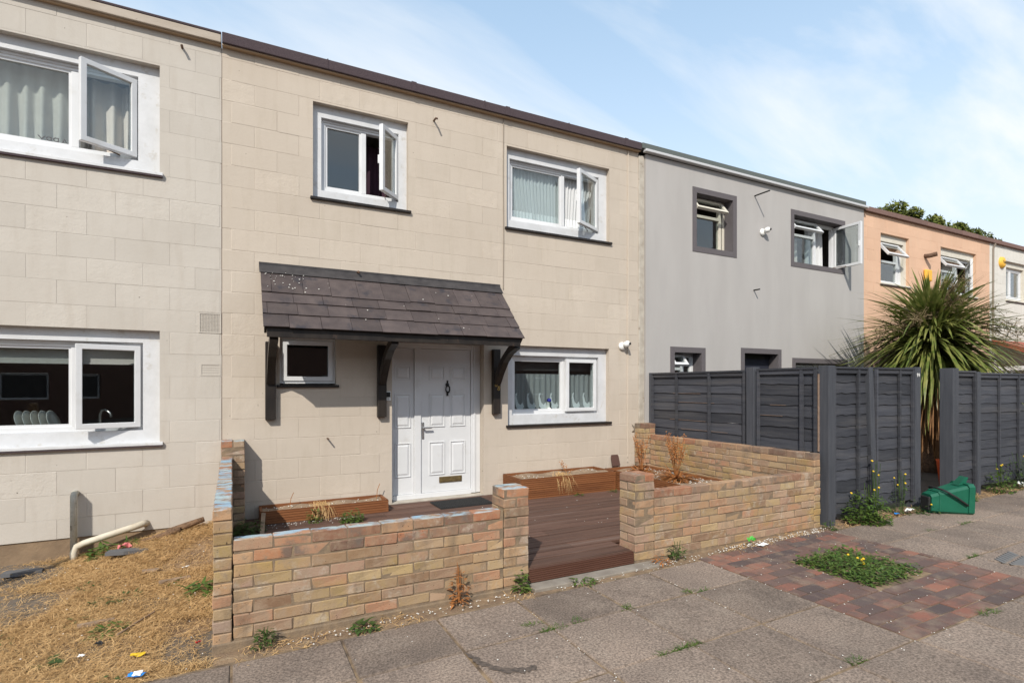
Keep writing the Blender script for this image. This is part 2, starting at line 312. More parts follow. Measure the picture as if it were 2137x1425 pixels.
for i in range(len(xe) - 1):
    for jn in range(len(ye) - 1):
        x0, x1, y0, y1 = xe[i], xe[i + 1], ye[jn], ye[jn + 1]; xc, yc = (x0 + x1) / 2, (y0 + y1) / 2
        if PX0 < xc < PX1 and yc > PY0: continue
        gap = random.uniform(.010, .024)
        link('paving_slab', random.choice(SV), pav, loc=(xc, yc, gz(xc) + random.uniform(-.002, .002)), rot=(random.uniform(-.002, .002), -.0125 + random.uniform(-.002, .002), random.uniform(-.006, .006)), scale=(x1 - x0 - gap, y1 - y0 - gap, 1))
jb = B(); jb.add([(x, y, gz(x) - .009) for y in (-7.2, -3.0) for x in (-4.4, -2, 14)], [(0, 1, 4, 3), (1, 2, 5, 4)])
jb.obj('joint_dirt', pm('joint_dirt', (.085, .06, .042), (.27, .19, .115), 9, .97, 1, 60), pav)
# brick-paver panel with a square of weeds left open in the middle
WX0, WX1, WY0, WY1 = 4.27, 5.02, -4.12, -3.44
pv = empty('brick_paving', kind='structure')
PVM = []
for k in range(4):
    b = B(); j = lambda: random.uniform(-.012, .012)
    v = [(-.5 + j(), -.5 + j(), -.05), (.5 + j(), -.5 + j(), -.05), (.5 + j(), .5 + j(), -.05), (-.5 + j(), .5 + j(), -.05)]
    v += [(x, y, -.006) for x, y, _ in v[:4]] + [(x * .965, y * .94, 0) for x, y, _ in v[:4]]
    b.add(v, [(0, 1, 5, 4), (1, 2, 6, 5), (2, 3, 7, 6), (3, 0, 4, 7), (4, 5, 9, 8), (5, 6, 10, 9), (6, 7, 11, 10), (7, 4, 8, 11), (8, 9, 10, 11)])
    PVM.append(b.mesh('paver', 'paver'))
row = 0; y = PY0
while y < PY1 - .02:
    x = PX0 - (.105 if row % 2 else 0)
    while x < PX1 - .01:
        a, c = max(x, PX0), min(x + .21, PX1)
        if c - a > .03:
            segs = [(a, c)]
            if WY0 - .02 < y + .05 < WY1 + .02:
                segs = [(a, min(c, WX0)), (max(a, WX1), c)]
            for a2, c2 in segs:
                if c2 - a2 < .03: continue
                xc = (a2 + c2) / 2
                link('paver', random.choice(PVM), pv, loc=(xc, y + .0535, gz(xc) + random.uniform(-.004, .004)), rot=(random.uniform(-.012, .012), -.0125 + random.uniform(-.01, .01), random.uniform(-.012, .012)), scale=(c2 - a2 - .011, .098, 1))
        x += .21
    y += .1075; row += 1
tar = B()
cl = [(1.205, -3.555, .010), (1.225, -3.64, .024), (1.25, -3.73, .030), (1.29, -3.80, .030), (1.345, -3.855, .028), (1.41, -3.885, .030), (1.465, -3.885, .034), (1.50, -3.87, .016)]
pts = []
for k in range(7):
    for q in range(5):
        t = q / 5; pts.append(tuple(cl[k][m] * (1 - t) + cl[k + 1][m] * t for m in range(3)))
vs = []; n_ = len(pts)
for k, (x, y, w) in enumerate(pts):
    t = (Vector(pts[min(k + 1, n_ - 1)][:2]) - Vector(pts[max(k - 1, 0)][:2])).normalized(); n = Vector((-t.y, t.x))
    for sg in (1, -1): q = w * random.uniform(.35, 1.2) * sg; vs.append((x + n.x * q, y + n.y * q, gz(x) + .0030))
tar.add(vs, [(2 * k, 2 * k + 1, 2 * k + 3, 2 * k + 2) for k in range(n_ - 1)]); tar.obj('tar_smear', 'stain', pav)
ks = B().box(2.03, 3.36, -2.93, -2.80, -.08, .034); ks.obj('threshold_strip', pm('kerb_concrete', (.27, .235, .195), (.20, .17, .14), 9, .95, .6, 60), kind='structure', bevel=.006)

def yardz(x, y):
    return -.055 + .20 * math.exp(-((x + .12) / .75) ** 2 - ((y + .05) / .85) ** 2) - .05 * math.exp(-((x + 2.1) / .7) ** 2) + .04 * max(0, (y + 3.1)) * 0 + .012 * math.sin(x * 5.1 + y * 3) * math.cos(y * 4.3 - x)
nx, ny = 60, 40; b = B()
b.add([(x, y, yardz(x, y) if y > -3.02 else -.06) for y in np.linspace(-3.06, .02, ny) for x in np.linspace(-6, -.07, nx)],
      [(j * nx + i, j * nx + i + 1, (j + 1) * nx + i + 1, (j + 1) * nx + i) for j in range(ny - 1) for i in range(nx - 1)])
b.obj('yard_ground', 'earth', smooth=True, kind='structure')

# ------------------------------------------------------------------ houses
def wall_mesh(x0, x1, z0, z1, ops, yf, yb):
    xs = sorted({x0, x1, *[o[0] for o in ops], *[o[1] for o in ops]}); zs = sorted({z0, z1, *[o[2] for o in ops], *[o[3] for o in ops]})
    xs = [x for x in xs if x0 <= x <= x1]; zs = [z for z in zs if z0 <= z <= z1]
    def solid(i, k):
        if i < 0 or k < 0 or i >= len(xs) - 1 or k >= len(zs) - 1: return False
        xc, zc = (xs[i] + xs[i + 1]) / 2, (zs[k] + zs[k + 1]) / 2
        return not any(o[0] < xc < o[1] and o[2] < zc < o[3] for o in ops)
    b = B()
    for i in range(len(xs) - 1):
        for k in range(len(zs) - 1):
            if not solid(i, k): continue
            a, c, e, f = xs[i], xs[i + 1], zs[k], zs[k + 1]
            b.quad((a, yf, e), (c, yf, e), (c, yf, f), (a, yf, f)); b.quad((c, yb, e), (a, yb, e), (a, yb, f), (c, yb, f))
            if not solid(i - 1, k): b.quad((a, yb, e), (a, yf, e), (a, yf, f), (a, yb, f))
            if not solid(i + 1, k): b.quad((c, yf, e), (c, yb, e), (c, yb, f), (c, yf, f))
            if not solid(i, k - 1): b.quad((a, yb, e), (c, yb, e), (c, yf, e), (a, yf, e))
            if not solid(i, k + 1): b.quad((a, yf, f), (c, yf, f), (c, yb, f), (a, yb, f))
    return b
def rsub(r, o):
    x0, x1, z0, z1 = r; a, c, e, f = o
    if a >= x1 or c <= x0 or e >= z1 or f <= z0: return [r]
    res = []
    if a > x0: res.append((x0, a, z0, z1))
    if c < x1: res.append((c, x1, z0, z1))
    m0, m1 = max(x0, a), min(x1, c)
    if e > z0: res.append((m0, m1, z0, e))
    if f < z1: res.append((m0, m1, f, z1))
    return res
def blocks(wall, mat, x0, x1, zlo, zhi, ops, xoff=0., depth=.0022, only=None):
    """the face of each concrete block, cut round the openings"""
    k = int((zlo - .09) // .225); base = {}
    while .09 + .225 * k < zhi:
        za, zb = max(zlo, .09 + .225 * k), min(zhi, .09 + .225 * (k + 1)); x = x0 - .45 + xoff + (.225 if k % 2 else 0)
        while x < x1:
            a, c = max(x, x0), min(x + .45, x1)
            if c - a > .04 and zb - za > .03:
                rects = [(a + .0004, c - .0004, za + .0004, zb - .0004)]
                full = True
                for o in ops:
                    nr = []
                    for r in rects: nr += rsub(r, o)
                    if nr != rects: full = False
                    rects = nr
                rects = [r for r in rects if r[1] - r[0] > .004 and r[3] - r[2] > .004]
                off = random.choice((0, 0, 0, random.uniform(-.0016, .0011))); rt = (random.uniform(-.003, .003), 0, random.uniform(-.0015, .0015)) if full and random.random() < .5 else (0, 0, 0)
                if rects:
                    w, h = rects[0][1] - rects[0][0], rects[0][3] - rects[0][2]; key = (round(w, 3), round(h, 3), random.randrange(7)) if full else None
                    if key and key in base: me = base[key]
                    else:
                        b = B(); xc, zc = ((a + c) / 2, (za + zb) / 2)
                        for r in rects:
                            p, q, s, t = r[0] - xc, r[1] - xc, r[2] - zc, r[3] - zc; e = random.choice((.0004, .0006, .001, .002, .004, .007)) if full else 0
                            b.add([(p + e, 0, s + e), (q - e, 0, s + e), (q - e, 0, t - e), (p + e, 0, t - e), (p, depth, s), (q, depth, s), (q, depth, t), (p, depth, t)], [(0, 1, 2, 3), (1, 0, 4, 5), (2, 1, 5, 6), (3, 2, 6, 7), (0, 3, 7, 4)])
                        me = b.mesh('block', mat)
                        if key: base[key] = me
                    link('block', me, wall, loc=((a + c) / 2, off, (za + zb) / 2), rot=rt)
            x += .45
        k += 1
def room(house, x0, x1, h=5.1):
    b = B()
    for z0, z1 in ((.12, 2.42), (2.6, h)):       # two storeys, open towards the front wall
        b.quad((x0, .26, z0), (x1, .26, z0), (x1, 4.5, z0), (x0, 4.5, z0)); b.quad((x0, 4.5, z1), (x1, 4.5, z1), (x1, .26, z1), (x0, .26, z1))
        b.quad((x0, 4.5, z0), (x1, 4.5, z0), (x1, 4.5, z1), (x0, 4.5, z1)); b.quad((x0, .26, z0), (x0, 4.5, z0), (x0, 4.5, z1), (x0, .26, z1)); b.quad((x1, 4.5, z0), (x1, .26, z0), (x1, .26, z1), (x1, 4.5, z1))
    b.quad((x0 + .001, .262, 2.42), (x1 - .001, .262, 2.42), (x1 - .001, .262, 2.6), (x0 + .001, .262, 2.6))
    b.obj('room', 'cloud', house)
def roof(house, x0, x1, top, mat, fz0=5.15, proj=.07, cap=True):
    b = B().box(x0, x1, -proj, 7.5, fz0, top - .004 * 0); r = b.obj('roof', mat, house, bevel=.008); return r
def pane(win, x0, x1, z0, z1, y, name='pane'):
    return B().box(x0, x1, y, y + .006, z0, z1).obj(name, 'glass', win)
def window(house, x0, x1, z0, z1, sur=(.12, .12, .12, .12), rec=.075, split=None, casement=None, ang=0, kind='side', sill='black', smat='whitepaint', fmat='upvc', fw=.055, vent=0, sillx=.03, label=None):
    """frame ring in the opening, painted surround, mullion, fixed pane, opening casement with its pane, sill"""
    l, r, bt, tp = sur; a, c, e, f = x0 + l, x1 - r, z0 + bt, z1 - tp; yf = rec + .055
    if l == 0: yf = rec
    b = B(); b.ring(a, c, e, f, fw, yf, yf + .07)
    if split: b.box(split - fw * .55, split + fw * .55, yf + .002, yf + .068, e + fw, f - fw)
    w = b.obj('window', fmat, house, bevel=.004, label=label)
    if l > 0:
        s = B(); s.ring(x0 + .001, x1 - .001, z0 + .001, z1 - .001, 0.0, rec, rec)   # replaced below by uneven borders
        s = B(); o4 = [(x0, z0), (x1, z0), (x1, z1), (x0, z1)]; i4 = [(a, e), (c, e), (c, f), (a, f)]
        vs = [(x, rec, z) for x, z in o4] + [(x, rec, z) for x, z in i4] + [(x, yf + .03, z) for x, z in i4]; fs = []
        for k in range(4): n = (k + 1) % 4; fs += [(k, n, 4 + n, 4 + k), (4 + k, 4 + n, 8 + n, 8 + k)]
        s.add(vs, fs); s.obj('surround', smat, w)
        rb = B()   # head drip rail above the frame
        rb.box(a + .002, c - .002, yf - .012, yf - .001, f - .028, f - .002); rb.obj('head_rail', smat, w)
    if sill:
        sb = B().box(x0 - sillx, x1 + sillx, -.035, rec + .012, z0 - .024, z0 + .006); sb.obj('sill', 'black' if sill == 'black' else smat, w, bevel=.004)
        if sill != 'black': B().box(x0 - sillx + .004, x1 + sillx - .004, -.03, .02, z0 - .04, z0 - .025).obj('sill_nosing', 'felt', w)
    fx0, fx1 = a + fw, c - fw
    yp = yf + .03
    if split:
        bd = .022
        sides = [(fx0, split - fw * .55), (split + fw * .55, fx1)]
        for i, (p, q) in enumerate(sides):
            if casement is not None and i == casement:
                cw = .05; p2, q2, e2, f2 = p - .022, q + .022, e + fw - .022, f - fw + .022
                hx = q2 if kind == 'side' else p2; wd = q2 - p2
                cb = B(); xa, xb = (-wd, 0) if kind == 'side' else (0, wd)
                cb.ring(xa, xb, 0, f2 - e2, cw, -.05, 0); cb.box(xa + (.018 if kind == 'side' else wd - .035), xa + (.03 if kind == 'side' else wd - .02), .0, .03, (f2 - e2) * .42, (f2 - e2) * .55)
                rot = (0, 0, R(ang) if kind == 'side' else R(-ang))
                cs = cb.obj('casement', fmat, w, loc=(hx, yf - .004, e2), rot=rot, bevel=.004)
                B().box(xa + cw, xb - cw, -.03, -.024, cw, f2 - e2 - cw).obj('casement_pane', 'glass', w, loc=(hx, yf - .004, e2), rot=rot)
                if ang > 3:
                    ar = B().tube([(hx - .12 if kind == 'side' else hx + .12, yf + .01, e2 + .012), (hx - wd * .55 * math.cos(R(ang)) if kind == 'side' else hx + wd * .5 * math.cos(R(ang)), yf - wd * .5 * math.sin(R(ang)), e2 + .012)], .006, 5); ar.obj('stay', 'rust', w)
            elif vent and i == 0:      # small top light hung from its head, over a fixed pane
                zt = f - fw - vent
                B().box(p, q, yf + .002, yf + .066, zt - .025, zt + .02).obj('transom', fmat, w)
                pane(w, p, q, e + fw, zt - .025, yp)
                hb = vent + .01; tb = B(); tb.ring(p - .02, q + .02, -hb, .015, .045, -.045, 0); tb.obj('top_light', fmat, w, loc=(0, yf - .004, f - fw), rot=(R(-38), 0, 0))
                B().box(p + .025, q - .025, -.027, -.021, -hb + .045, -.03).obj('top_light_pane', 'glass', w, loc=(0, yf - .004, f - fw), rot=(R(-38), 0, 0))
            else:
                B().ring(p - .001, q + .001, e + fw - .001, f - fw + .001, bd, yf + .012, yf + .05).obj('glazing_bead', fmat, w)
                pane(w, p + bd, q - bd, e + fw + bd, f - fw - bd, yp)
    else:
        if ang:
            hb = f - e - 2 * fw; tb = B()
        B().ring(fx0 - .02, fx1 + .02, e + fw - .02, f - fw + .02, .05, yf - .015, yf + .02).obj('casement', fmat, w, bevel=.004)
        pane(w, fx0 + .03, fx1 - .03, e + fw + .03, f - fw - .03, yp)
    return w
def overflow(house, x, z, ln=.13, dz=-.02, r=.012, mat='rust'):
    B().tube([(x, .01, z), (x, -ln * .6, z), (x, -ln, z + dz)], r, 7).obj('overflow_pipe', mat, house)
def curtain(name, x0, x1, z0, z1, y, mat, label, waves=14, amp=.025, n=120, gather=0, scal=0, cat='curtain', group=None):
    b = B(); rows = 10; vs = []
    for j in range(rows + 1):
        t = j / rows
        for i in range(n + 1):
            u = i / n; ph = u * waves * 2 * math.pi + .8 * math.sin(u * 9.3)
            xx = x0 + (x1 - x0) * (u + gather * (1 - t) * (.5 - u) * .12)
            zb = z0 + (scal * abs(math.sin(u * waves * .5 * math.pi)) if scal else 0)
            vs.append((xx, y + amp * math.sin(ph) * (.55 + .45 * (1 - t)) + .3 * amp * math.sin(ph * .37 + 2), zb + (z1 - zb) * t))
    b.add(vs, [(j * (n + 1) + i, j * (n + 1) + i + 1, (j + 1) * (n + 1) + i + 1, (j + 1) * (n + 1) + i) for j in range(rows) for i in range(n)])
    return b.obj(name, mat, smooth=True, label=label, cat=cat, group=group)

ZL0, ZL1, ZU0, ZU1 = 1.03, 2.118, 3.705, 4.795
# --- pale house on the left (runs out of the picture)
HL = empty('terraced_house', (-3, 0, 0), label='pale stone-painted block house at the left edge with a dry yard', cat='house', group='terraced houses in the row'); HL.location = (0, 0, 0)
XL0, XL1 = -5.75, -.106
ops = [(-3.3, -.655, ZU0, ZU1), (-3.3, -.655, ZL0 - .03, ZL1 + .005)]
wl = wall_mesh(XL0, XL1, .13, 5.15, ops, .0024, .25).obj('wall', 'stone', HL)
vent_ops = [(-.313, -.102 - .006, 2.118, 2.335), (-.30, -.113, 1.676, 1.80)]
blocks(wl, 'stone', -3.4, XL1 + .002, .13, 5.15, ops + vent_ops, .13)
B().box(XL0, XL1, .012, .25, -.25, .129).obj('plinth', 'plinth', HL)
room(HL, XL0 + .1, XL1 - .05)
roof(HL, XL0, XL1 - .001, 5.262, 'felt', 5.235, .075)
B().box(XL0, XL1 - .002, -.07, .0, 5.152, 5.234).obj('fascia', 'fasciacream', HL, bevel=.006)
B().box(XL0, XL1 - .002, -.045, .0, 5.138, 5.151).obj('batten', 'battenwood', HL)
window(HL, *ops[0], sur=(.2, .19, .125, .12), split=-1.36, casement=1, ang=31, sill='white')
window(HL, *ops[1], sur=(.2, .15, .125, .12), split=-1.36, casement=1, ang=17, sill='white')
gv = B(); gv.ring(-.313, -.108, 2.12, 2.332, .012, -.004, .03)
for i in range(1, 14): gv.box(-.301 + i * .0139 - .002, -.301 + i * .0139 + .002, -.002, .008, 2.132, 2.320)
for i in range(1, 14): gv.box(-.301, -.12, 0, .01, 2.132 + i * .0139 - .002, 2.132 + i * .0139 + .002)
gv.obj('vent_grille', 'stone', HL, label='square painted vent grille full of small holes')
B().box(-.312, -.109, .02, .03, 2.121, 2.331).obj('vent_backing', 'iron', HL)
av = B(); av.ring(-.30, -.113, 1.677, 1.799, .012, -.003, .03)
for i in range(1, 4): av.box(-.288, -.125, 0, .012, 1.689 + i * .0245 - .004, 1.689 + i * .0245 + .004)
for i in range(1, 8): av.box(-.288 + i * .0204 - .0028, -.288 + i * .0204 + .0028, .001, .013, 1.689, 1.787)
av.obj('air_brick', 'stone', HL); B().box(-.299, -.114, .02, .03, 1.678, 1.798).obj('vent_backing', 'iron', HL)
overflow(HL, -.46, 5.03, .08)
B().tube([(-1.325, .01, .545), (-1.325, -.05, .56), (-1.325, -.085, .54), (-1.325, -.09, .48), (-1.325, -.09, -.1)], .028, 12).obj('waste_pipe', 'pipegrey', HL, smooth=True, label='weathered grey waste pipe rising up the wall')
B().tube([(-.76, .02, .20), (-.80, -.08, .21), (-.86, -.10, .195), (-1.24, -.125, .095), (-1.295, -.13, .07), (-1.315, -.135, .02), (-1.315, -.135, -.15)], .031, 12).obj('drain_pipe', 'pipe', HL, smooth=True, label='old white drain pipe running low along the wall')
B().box(-.1055, -.1005, .001, .02, .15, 5.13).obj('movement_joint', 'rust', HL)

# --- the cream house in the middle
HM = empty('terraced_house', label='cream painted block house with slate porch canopy and brick front garden', cat='house', group='terraced houses in the row')
XM0, XM1 = -.100, 5.525
DO = (1.711, 2.93, .13, 2.112)
ops = [(.807, 1.913, ZU0, ZU1), (3.265, 4.975, ZU0 - .015, ZU1 - .005), (3.283, 4.967, ZL0 + .005, ZL1), (.46, 1.06, 1.575, 2.11), DO]
wm_ = wall_mesh(XM0, XM1, -.2, 5.15, ops, .0024, .25).obj('wall', 'cream', HM)
blocks(wm_, 'cream', XM0, XM1, .13, 5.15, ops, .31)
room(HM, XM0 + .06, XM1 - .06)
rf = roof(HM, XM0, XM1 - .001, 5.262, 'felt', 5.150, .085)
for k, x in enumerate((.95, 1.93, 2.9, 3.21, 4.2, 5.2)): B().box(x, x + .012 + .05 * (k % 2), -.089, -.02, 5.153, 5.266).obj('felt_lap', 'felt', rf)
B().box(XM0, XM1, -.06, .0, 5.136, 5.149).obj('batten', 'battenwood', HM)
B().lathe([(0, .16), (.05, .155), (.075, .12), (.075, .09), (.05, .085), (.05, 0)], 14, Matrix.Translation((.32, .35, 5.254))).obj('roof_vent', 'lampwhite', HM, smooth=True)
window(HM, *ops[0], sur=(.10, .10, .12, .13), split=1.40, casement=1, ang=46)
window(HM, *ops[1], sur=(.08, .14, .135, .13), split=4.235, casement=1, ang=27)
window(HM, *ops[2], sur=(.10, .14, .135, .13), split=4.25, casement=1, ang=1)
window(HM, *ops[3], sur=(0, 0, .02, .0), rec=.06, fw=.05)
overflow(HM, 2.24, 4.89, .13, -.03); overflow(HM, 1.30, 2.90, .10); overflow(HM, .962, .97, .10, .0, .009)
B().tube([(3.215, -.008, 5.14), (3.21, -.008, 4.4), (3.216, -.008, 3.5), (3.21, -.008, 2.86)], .006, 6).obj('cable', 'cable', HM)
B().tube([(5.318, -.01, 5.12), (5.316, -.01, 3.), (5.31, -.01, .42)], .010, 6).obj('conduit', 'cream', HM)
B().tube([(5.40, .0, .98), (5.41, -.04, .96), (5.415, -.03, .90), (5.40, .0, .87)], .008, 6).obj('cable_hook', 'cable', HM)
def lamp(house, x, z):
    m = Matrix.Translation((x, 0, z)) @ Matrix.Rotation(R(90), 4, 'X')
    a = B().lathe([(0, .0), (.062, .0), (.062, .02), (.05, .035), (.03, .045), (0, .047)], 16, m).obj('security_light', 'lampwhite', house, smooth=True)
    B().lathe([(0, .12), (.025, .115), (.044, .09), (.048, .06), (.04, .03), (.0, .02)], 14, Matrix.Translation((x + .005, -.03, z - .0)) @ Matrix.Rotation(R(62), 4, 'X') @ Matrix.Rotation(R(25), 4, 'Y')).obj('lamp_head', 'lampwhite', a, smooth=True)
    B().lathe([(.0, .026), (.018, .022), (.022, .0)], 10, Matrix.Translation((x + .05, -.12, z + .035)) @ Matrix.Rotation(R(100), 4, 'X')).obj('sensor', 'iron', a, smooth=True)
lamp(HM, 5.20, 2.165)
# door and side panel, set back in the opening
yd = .14
dr = B(); x0, x1 = DO[0] + .002, DO[1] - .002
fr = B().box(x0, x0 + .045, yd - .02, yd + .06, .16, 2.11); fr.box(2.03, 2.115, yd - .02, yd + .06, .16, 2.04); fr.box(2.80, x1, yd - .02, yd + .06, .16, 2.11)
fr.box(x0 + .045, 2.80, yd - .019, yd + .059, 2.04, 2.11); fr.box(x0 + .045, 2.80, yd - .022, yd + .06, .15, .21)
fr.box(2.83, 2.86, yd - .032, yd - .02, .16, 2.11)
DF = fr.obj('door_frame', 'upvc', HM, bevel=.004)
def panelled(x0, x1, z0, z1, y, panels, name, th=.045):
    """leaf whose raised-and-fielded panels are pressed into the sheet"""
    b = B(); b.box(x0, x1, y, y + th, z0, z1); o = b.obj(name, 'upvc', HM, bevel=.003)
    for p, q, r, t in panels:
        w = .022; pb = B()
        pb.ring(p, q, r, t, w * .55, y - .010, y + .001)
        vs = [(p + w, y - .002, r + w), (q - w, y - .002, r + w), (q - w, y - .002, t - w), (p + w, y - .002, t - w), (p + w * 2, y - .010, r + w * 2), (q - w * 2, y - .010, r + w * 2), (q - w * 2, y - .010, t - w * 2), (p + w * 2, y - .010, t - w * 2)]
        pb.add(vs, [(4, 5, 6, 7), (0, 1, 5, 4), (1, 2, 6, 5), (2, 3, 7, 6), (3, 0, 4, 7)]); pb.obj('door_panel', 'upvc', o, bevel=.002)
    return o
rowsz = [(1.64, 1.82), (1.045, 1.47), (.43, .855)]
door = panelled(2.118, 2.797, .212, 2.037, yd, [(a, b_, r, t) for a, b_ in ((2.225, 2.435), (2.51, 2.72)) for r, t in rowsz], 'door')
panelled(x0 + .047, 2.028, .212, 2.037, yd + .006, [(1.78, 1.985, r, t) for r, t in rowsz], 'side_panel')
lb = B(); lb.box(2.36, 2.67, yd - .012, yd, .325, .40).box(2.375, 2.655, yd - .018, yd - .011, .338, .387); lb.obj('letter_box', 'oldbrass', door, bevel=.002)
kn = B().lathe([(0, .02), (.02, .018), (.026, 0)], 12, Matrix.Translation((2.472, yd, 1.585)) @ Matrix.Rotation(R(90), 4, 'X'))
kn.tube([(2.472, yd - .02, 1.585), (2.448, yd - .022, 1.55), (2.446, yd - .022, 1.515), (2.460, yd - .022, 1.485), (2.472, yd - .022, 1.478), (2.484, yd - .022, 1.485), (2.498, yd - .022, 1.515), (2.496, yd - .022, 1.55), (2.472, yd - .02, 1.585)], .0085, 8)
kn.box(2.460, 2.484, yd - .012, yd, 1.44, 1.50).box(2.463, 2.481, yd - .016, yd, 1.60, 1.64); kn.obj('door_knocker', 'iron', door)
hd = B().box(2.128, 2.155, yd - .012, yd, .90, 1.11).box(2.132, 2.152, yd - .05, yd - .011, 1.03, 1.05).box(2.132, 2.245, yd - .06, yd - .045, 1.03, 1.05); hd.obj('door_handle', 'steel', door, bevel=.003)
B().box(DO[0], DO[1], .0, .25, .128, .15).obj('threshold', 'concrete', HM, bevel=.004)
bell = B().box(1.632, 1.692, -.022, 0, 1.39, 1.505).obj('doorbell', 'lampwhite', HM, bevel=.006)
B().box(1.64, 1.684, -.026, -.022, 1.435, 1.495).obj('bell_face', 'iron', bell)
B().lathe([(0, .004), (.012, .004), (.013, 0)], 12, Matrix.Translation((1.662, -.022, 1.413)) @ Matrix.Rotation(R(90), 4, 'X')).obj('bell_button', 'steel', bell)

# slate canopy on three timber brackets
CX0, CX1, CZ, CE, CP = .262, 3.15, 2.87, 2.135, .71
sl_len = math.hypot(CP, CZ - CE); sa = math.atan2(CZ - CE, CP)
CM = Matrix.Translation((0, -CP, CE)) @ Matrix.Rotation(sa, 4, 'X')      # local y runs up the slope, z out of it
cb = B().box(CX0 + .02, CX1 - .02, .03, sl_len - .0, -.035, -.012, CM); can = cb.obj('canopy', 'black', HM)
B().box(CX0 + .035, CX1 - .035, -CP + .035, -CP + .06, CE - .085, CE + .012).obj('eaves_board', 'black', can, bevel=.004)
for x in (CX0 + .012, CX1 - .034): B().box(x, x + .022, .02, sl_len - .02, -.085, -.012, CM).obj('verge_board', 'black', can)
edges = [0, .205, .395, .555, .90]; tilt = .018
for r in range(4):
    y0, y1 = edges[r], edges[r + 1] + .05; x = CX0 - random.uniform(.0, .2) - (.15 if r % 2 else 0)
    while x < CX1:
        w = random.uniform(.285, .315); a, c = max(x, CX0), min(x + w, CX1)
        if c - a > .02:
            j = random.uniform(-.006, .006); zt = .006 + random.uniform(0, .004)
            sb = B(); A = [(a + .002, y0 + j, zt + tilt * .6), (c - .002, y0 + j + random.uniform(-.004, .004), zt + tilt * .6 + random.uniform(-.002, .003)), (c - .002, min(y1, sl_len), zt - .004), (a + .002, min(y1, sl_len), zt - .004)]
            sb.add(A + [(p[0], p[1], p[2] - .009) for p in A], [(0, 1, 2, 3), (1, 0, 4, 5), (2, 1, 5, 6), (3, 2, 6, 7), (0, 3, 7, 4), (7, 6, 5, 4)], CM); sb.obj('slate', 'slate', can)
        x += w
B().box(CX0 - .01, CX1 + .012, .89, sl_len + .01, .014, .020, CM).box(CX0 - .01, CX1 + .012, -.012, -.001, CZ - .01, CZ + .045).obj('lead_flashing', 'lead', can)
nails = B()
for k in range(46):
    x = abs(random.gauss(0, .32)) + CX0 + .03 if k < 30 else random.uniform(CX0, CX1 - .05); y = random.uniform(.1, .88) if k > 29 else random.uniform(.62, .9); s = random.uniform(.003, .010); nails.box(x, x + s * 1.4, y, y + s, .024, .027, CM)
nails.obj('lime_droppings', 'pebble', can)['kind'] = 'stuff'
for i, x in enumerate((.365, 1.578, 3.09)):
    br = B().box(x - .052, x + .052, -.07, 0, 1.20, 2.05)
    o = br.obj('bracket_post', 'black', can, bevel=.006)
    s = B(); prof = [(-.06, 1.62, .055), (-.17, 1.76, .05), (-.30, 1.90, .048), (-.45, 2.00, .05), (-.62, 2.065, .05)]
    vs = []
    for y, z, w in prof:
        n = Vector((0, .62, .78)) if y > -.4 else Vector((0, .3, .95))
        for sx in (-.04, .04):
            for sg in (1, -1): vs.append((x + sx, y + n.y * w * sg, z + n.z * w * sg * .8))
    fs = []
    for k in range(4):
        a = 4 * k; c = a + 4; fs += [(a, a + 2, c + 2, c), (a + 3, a + 1, c + 1, c + 3), (a + 1, a, c, c + 1), (a + 2, a + 3, c + 3, c + 2)]
    fs += [(0, 1, 3, 2), (16, 18, 19, 17)]; s.add(vs, fs); s.obj('bracket_strut', 'black', can)
    if i == 2:
        text_mesh('house_number', '6', .085, 'brass', HM, (x - .018, -.073, 1.585), (R(90), 0, 0), .003, label='brass numeral 6')
        text_mesh('house_number', '8', .085, 'brass', HM, (x + .022, -.073, 1.535), (R(90), R(10), 0), .003, label='brass numeral 8')
B().box(XM1 - .003, XM1 + .105, -.018, .12, .2, 5.10).obj('party_pillar', 'concrete', HM, bevel=.01)

# --- grey rendered house
HG = empty('terraced_house', label='grey rendered house with dark speckled window bands', cat='house', group='terraced houses in the row')
XG0, XG1 = 5.63, 11.29
gw = [(6.60, 7.62, 3.745, 4.79), (9.035, 10.66, 3.75, 4.79), (6.124, 6.886, 1.05, 2.19), (7.725, 8.77, .13, 2.222), (9.075, 10.742, 1.0, 2.082)]
bw = .088; ops = [(a + bw, c - bw, e + (bw if e > .5 else 0), f - bw) for a, c, e, f in gw]
wall_mesh(XG0, XG1, -.2, 5.12, ops, -.05, .22).obj('wall', 'greyrender', HG)
room(HG, XG0 + .05, XG1 - .05)
roof(HG, XM1, XG1, 5.262, 'feltgreen', 5.175, .10)
B().box(XG0 - .06, XG1 + .05, -.130, -.05, 5.128, 5.170).obj('gutter_trim', flat('trim_grey', (.50, .50, .51)), HG, bevel=.008)
for k, (o, q) in enumerate(zip(gw, ops)):
    a, c, e, f = o
    bd = B(); vs = [(a, -.058, e), (c, -.058, e), (c, -.058, f), (a, -.058, f), (q[0], -.058, q[2]), (q[1], -.058, q[2]), (q[1], -.058, q[3]), (q[0], -.058, q[3])]
    vs += [(x, -.05, z) for x, y, z in vs[:4]] + [(x, .16, z) for x, y, z in vs[4:8]]; fs = []
    e_ = .0015
    vs = [(x + (e_ if i in (12, 15) else -e_ if i in (13, 14) else 0), y, z + (e_ if i in (12, 13) else -e_ if i in (14, 15) else 0)) for i, (x, y, z) in enumerate(vs)]
    for i in range(4): n = (i + 1) % 4; fs += [(i, n, 4 + n, 4 + i), (n, i, 8 + i, 8 + n), (4 + i, 4 + n, 12 + n, 12 + i)]
    bd.add(vs, fs); bd.obj('window_band' if k != 3 else 'door_band', 'granite', HG)
Z0 = (0, 0, 0, 0)
window(HG, *ops[0], sur=Z0, rec=.13, split=ops[0][1] - .10, vent=.24, sill=None, fw=.05, fmat='creamframe')
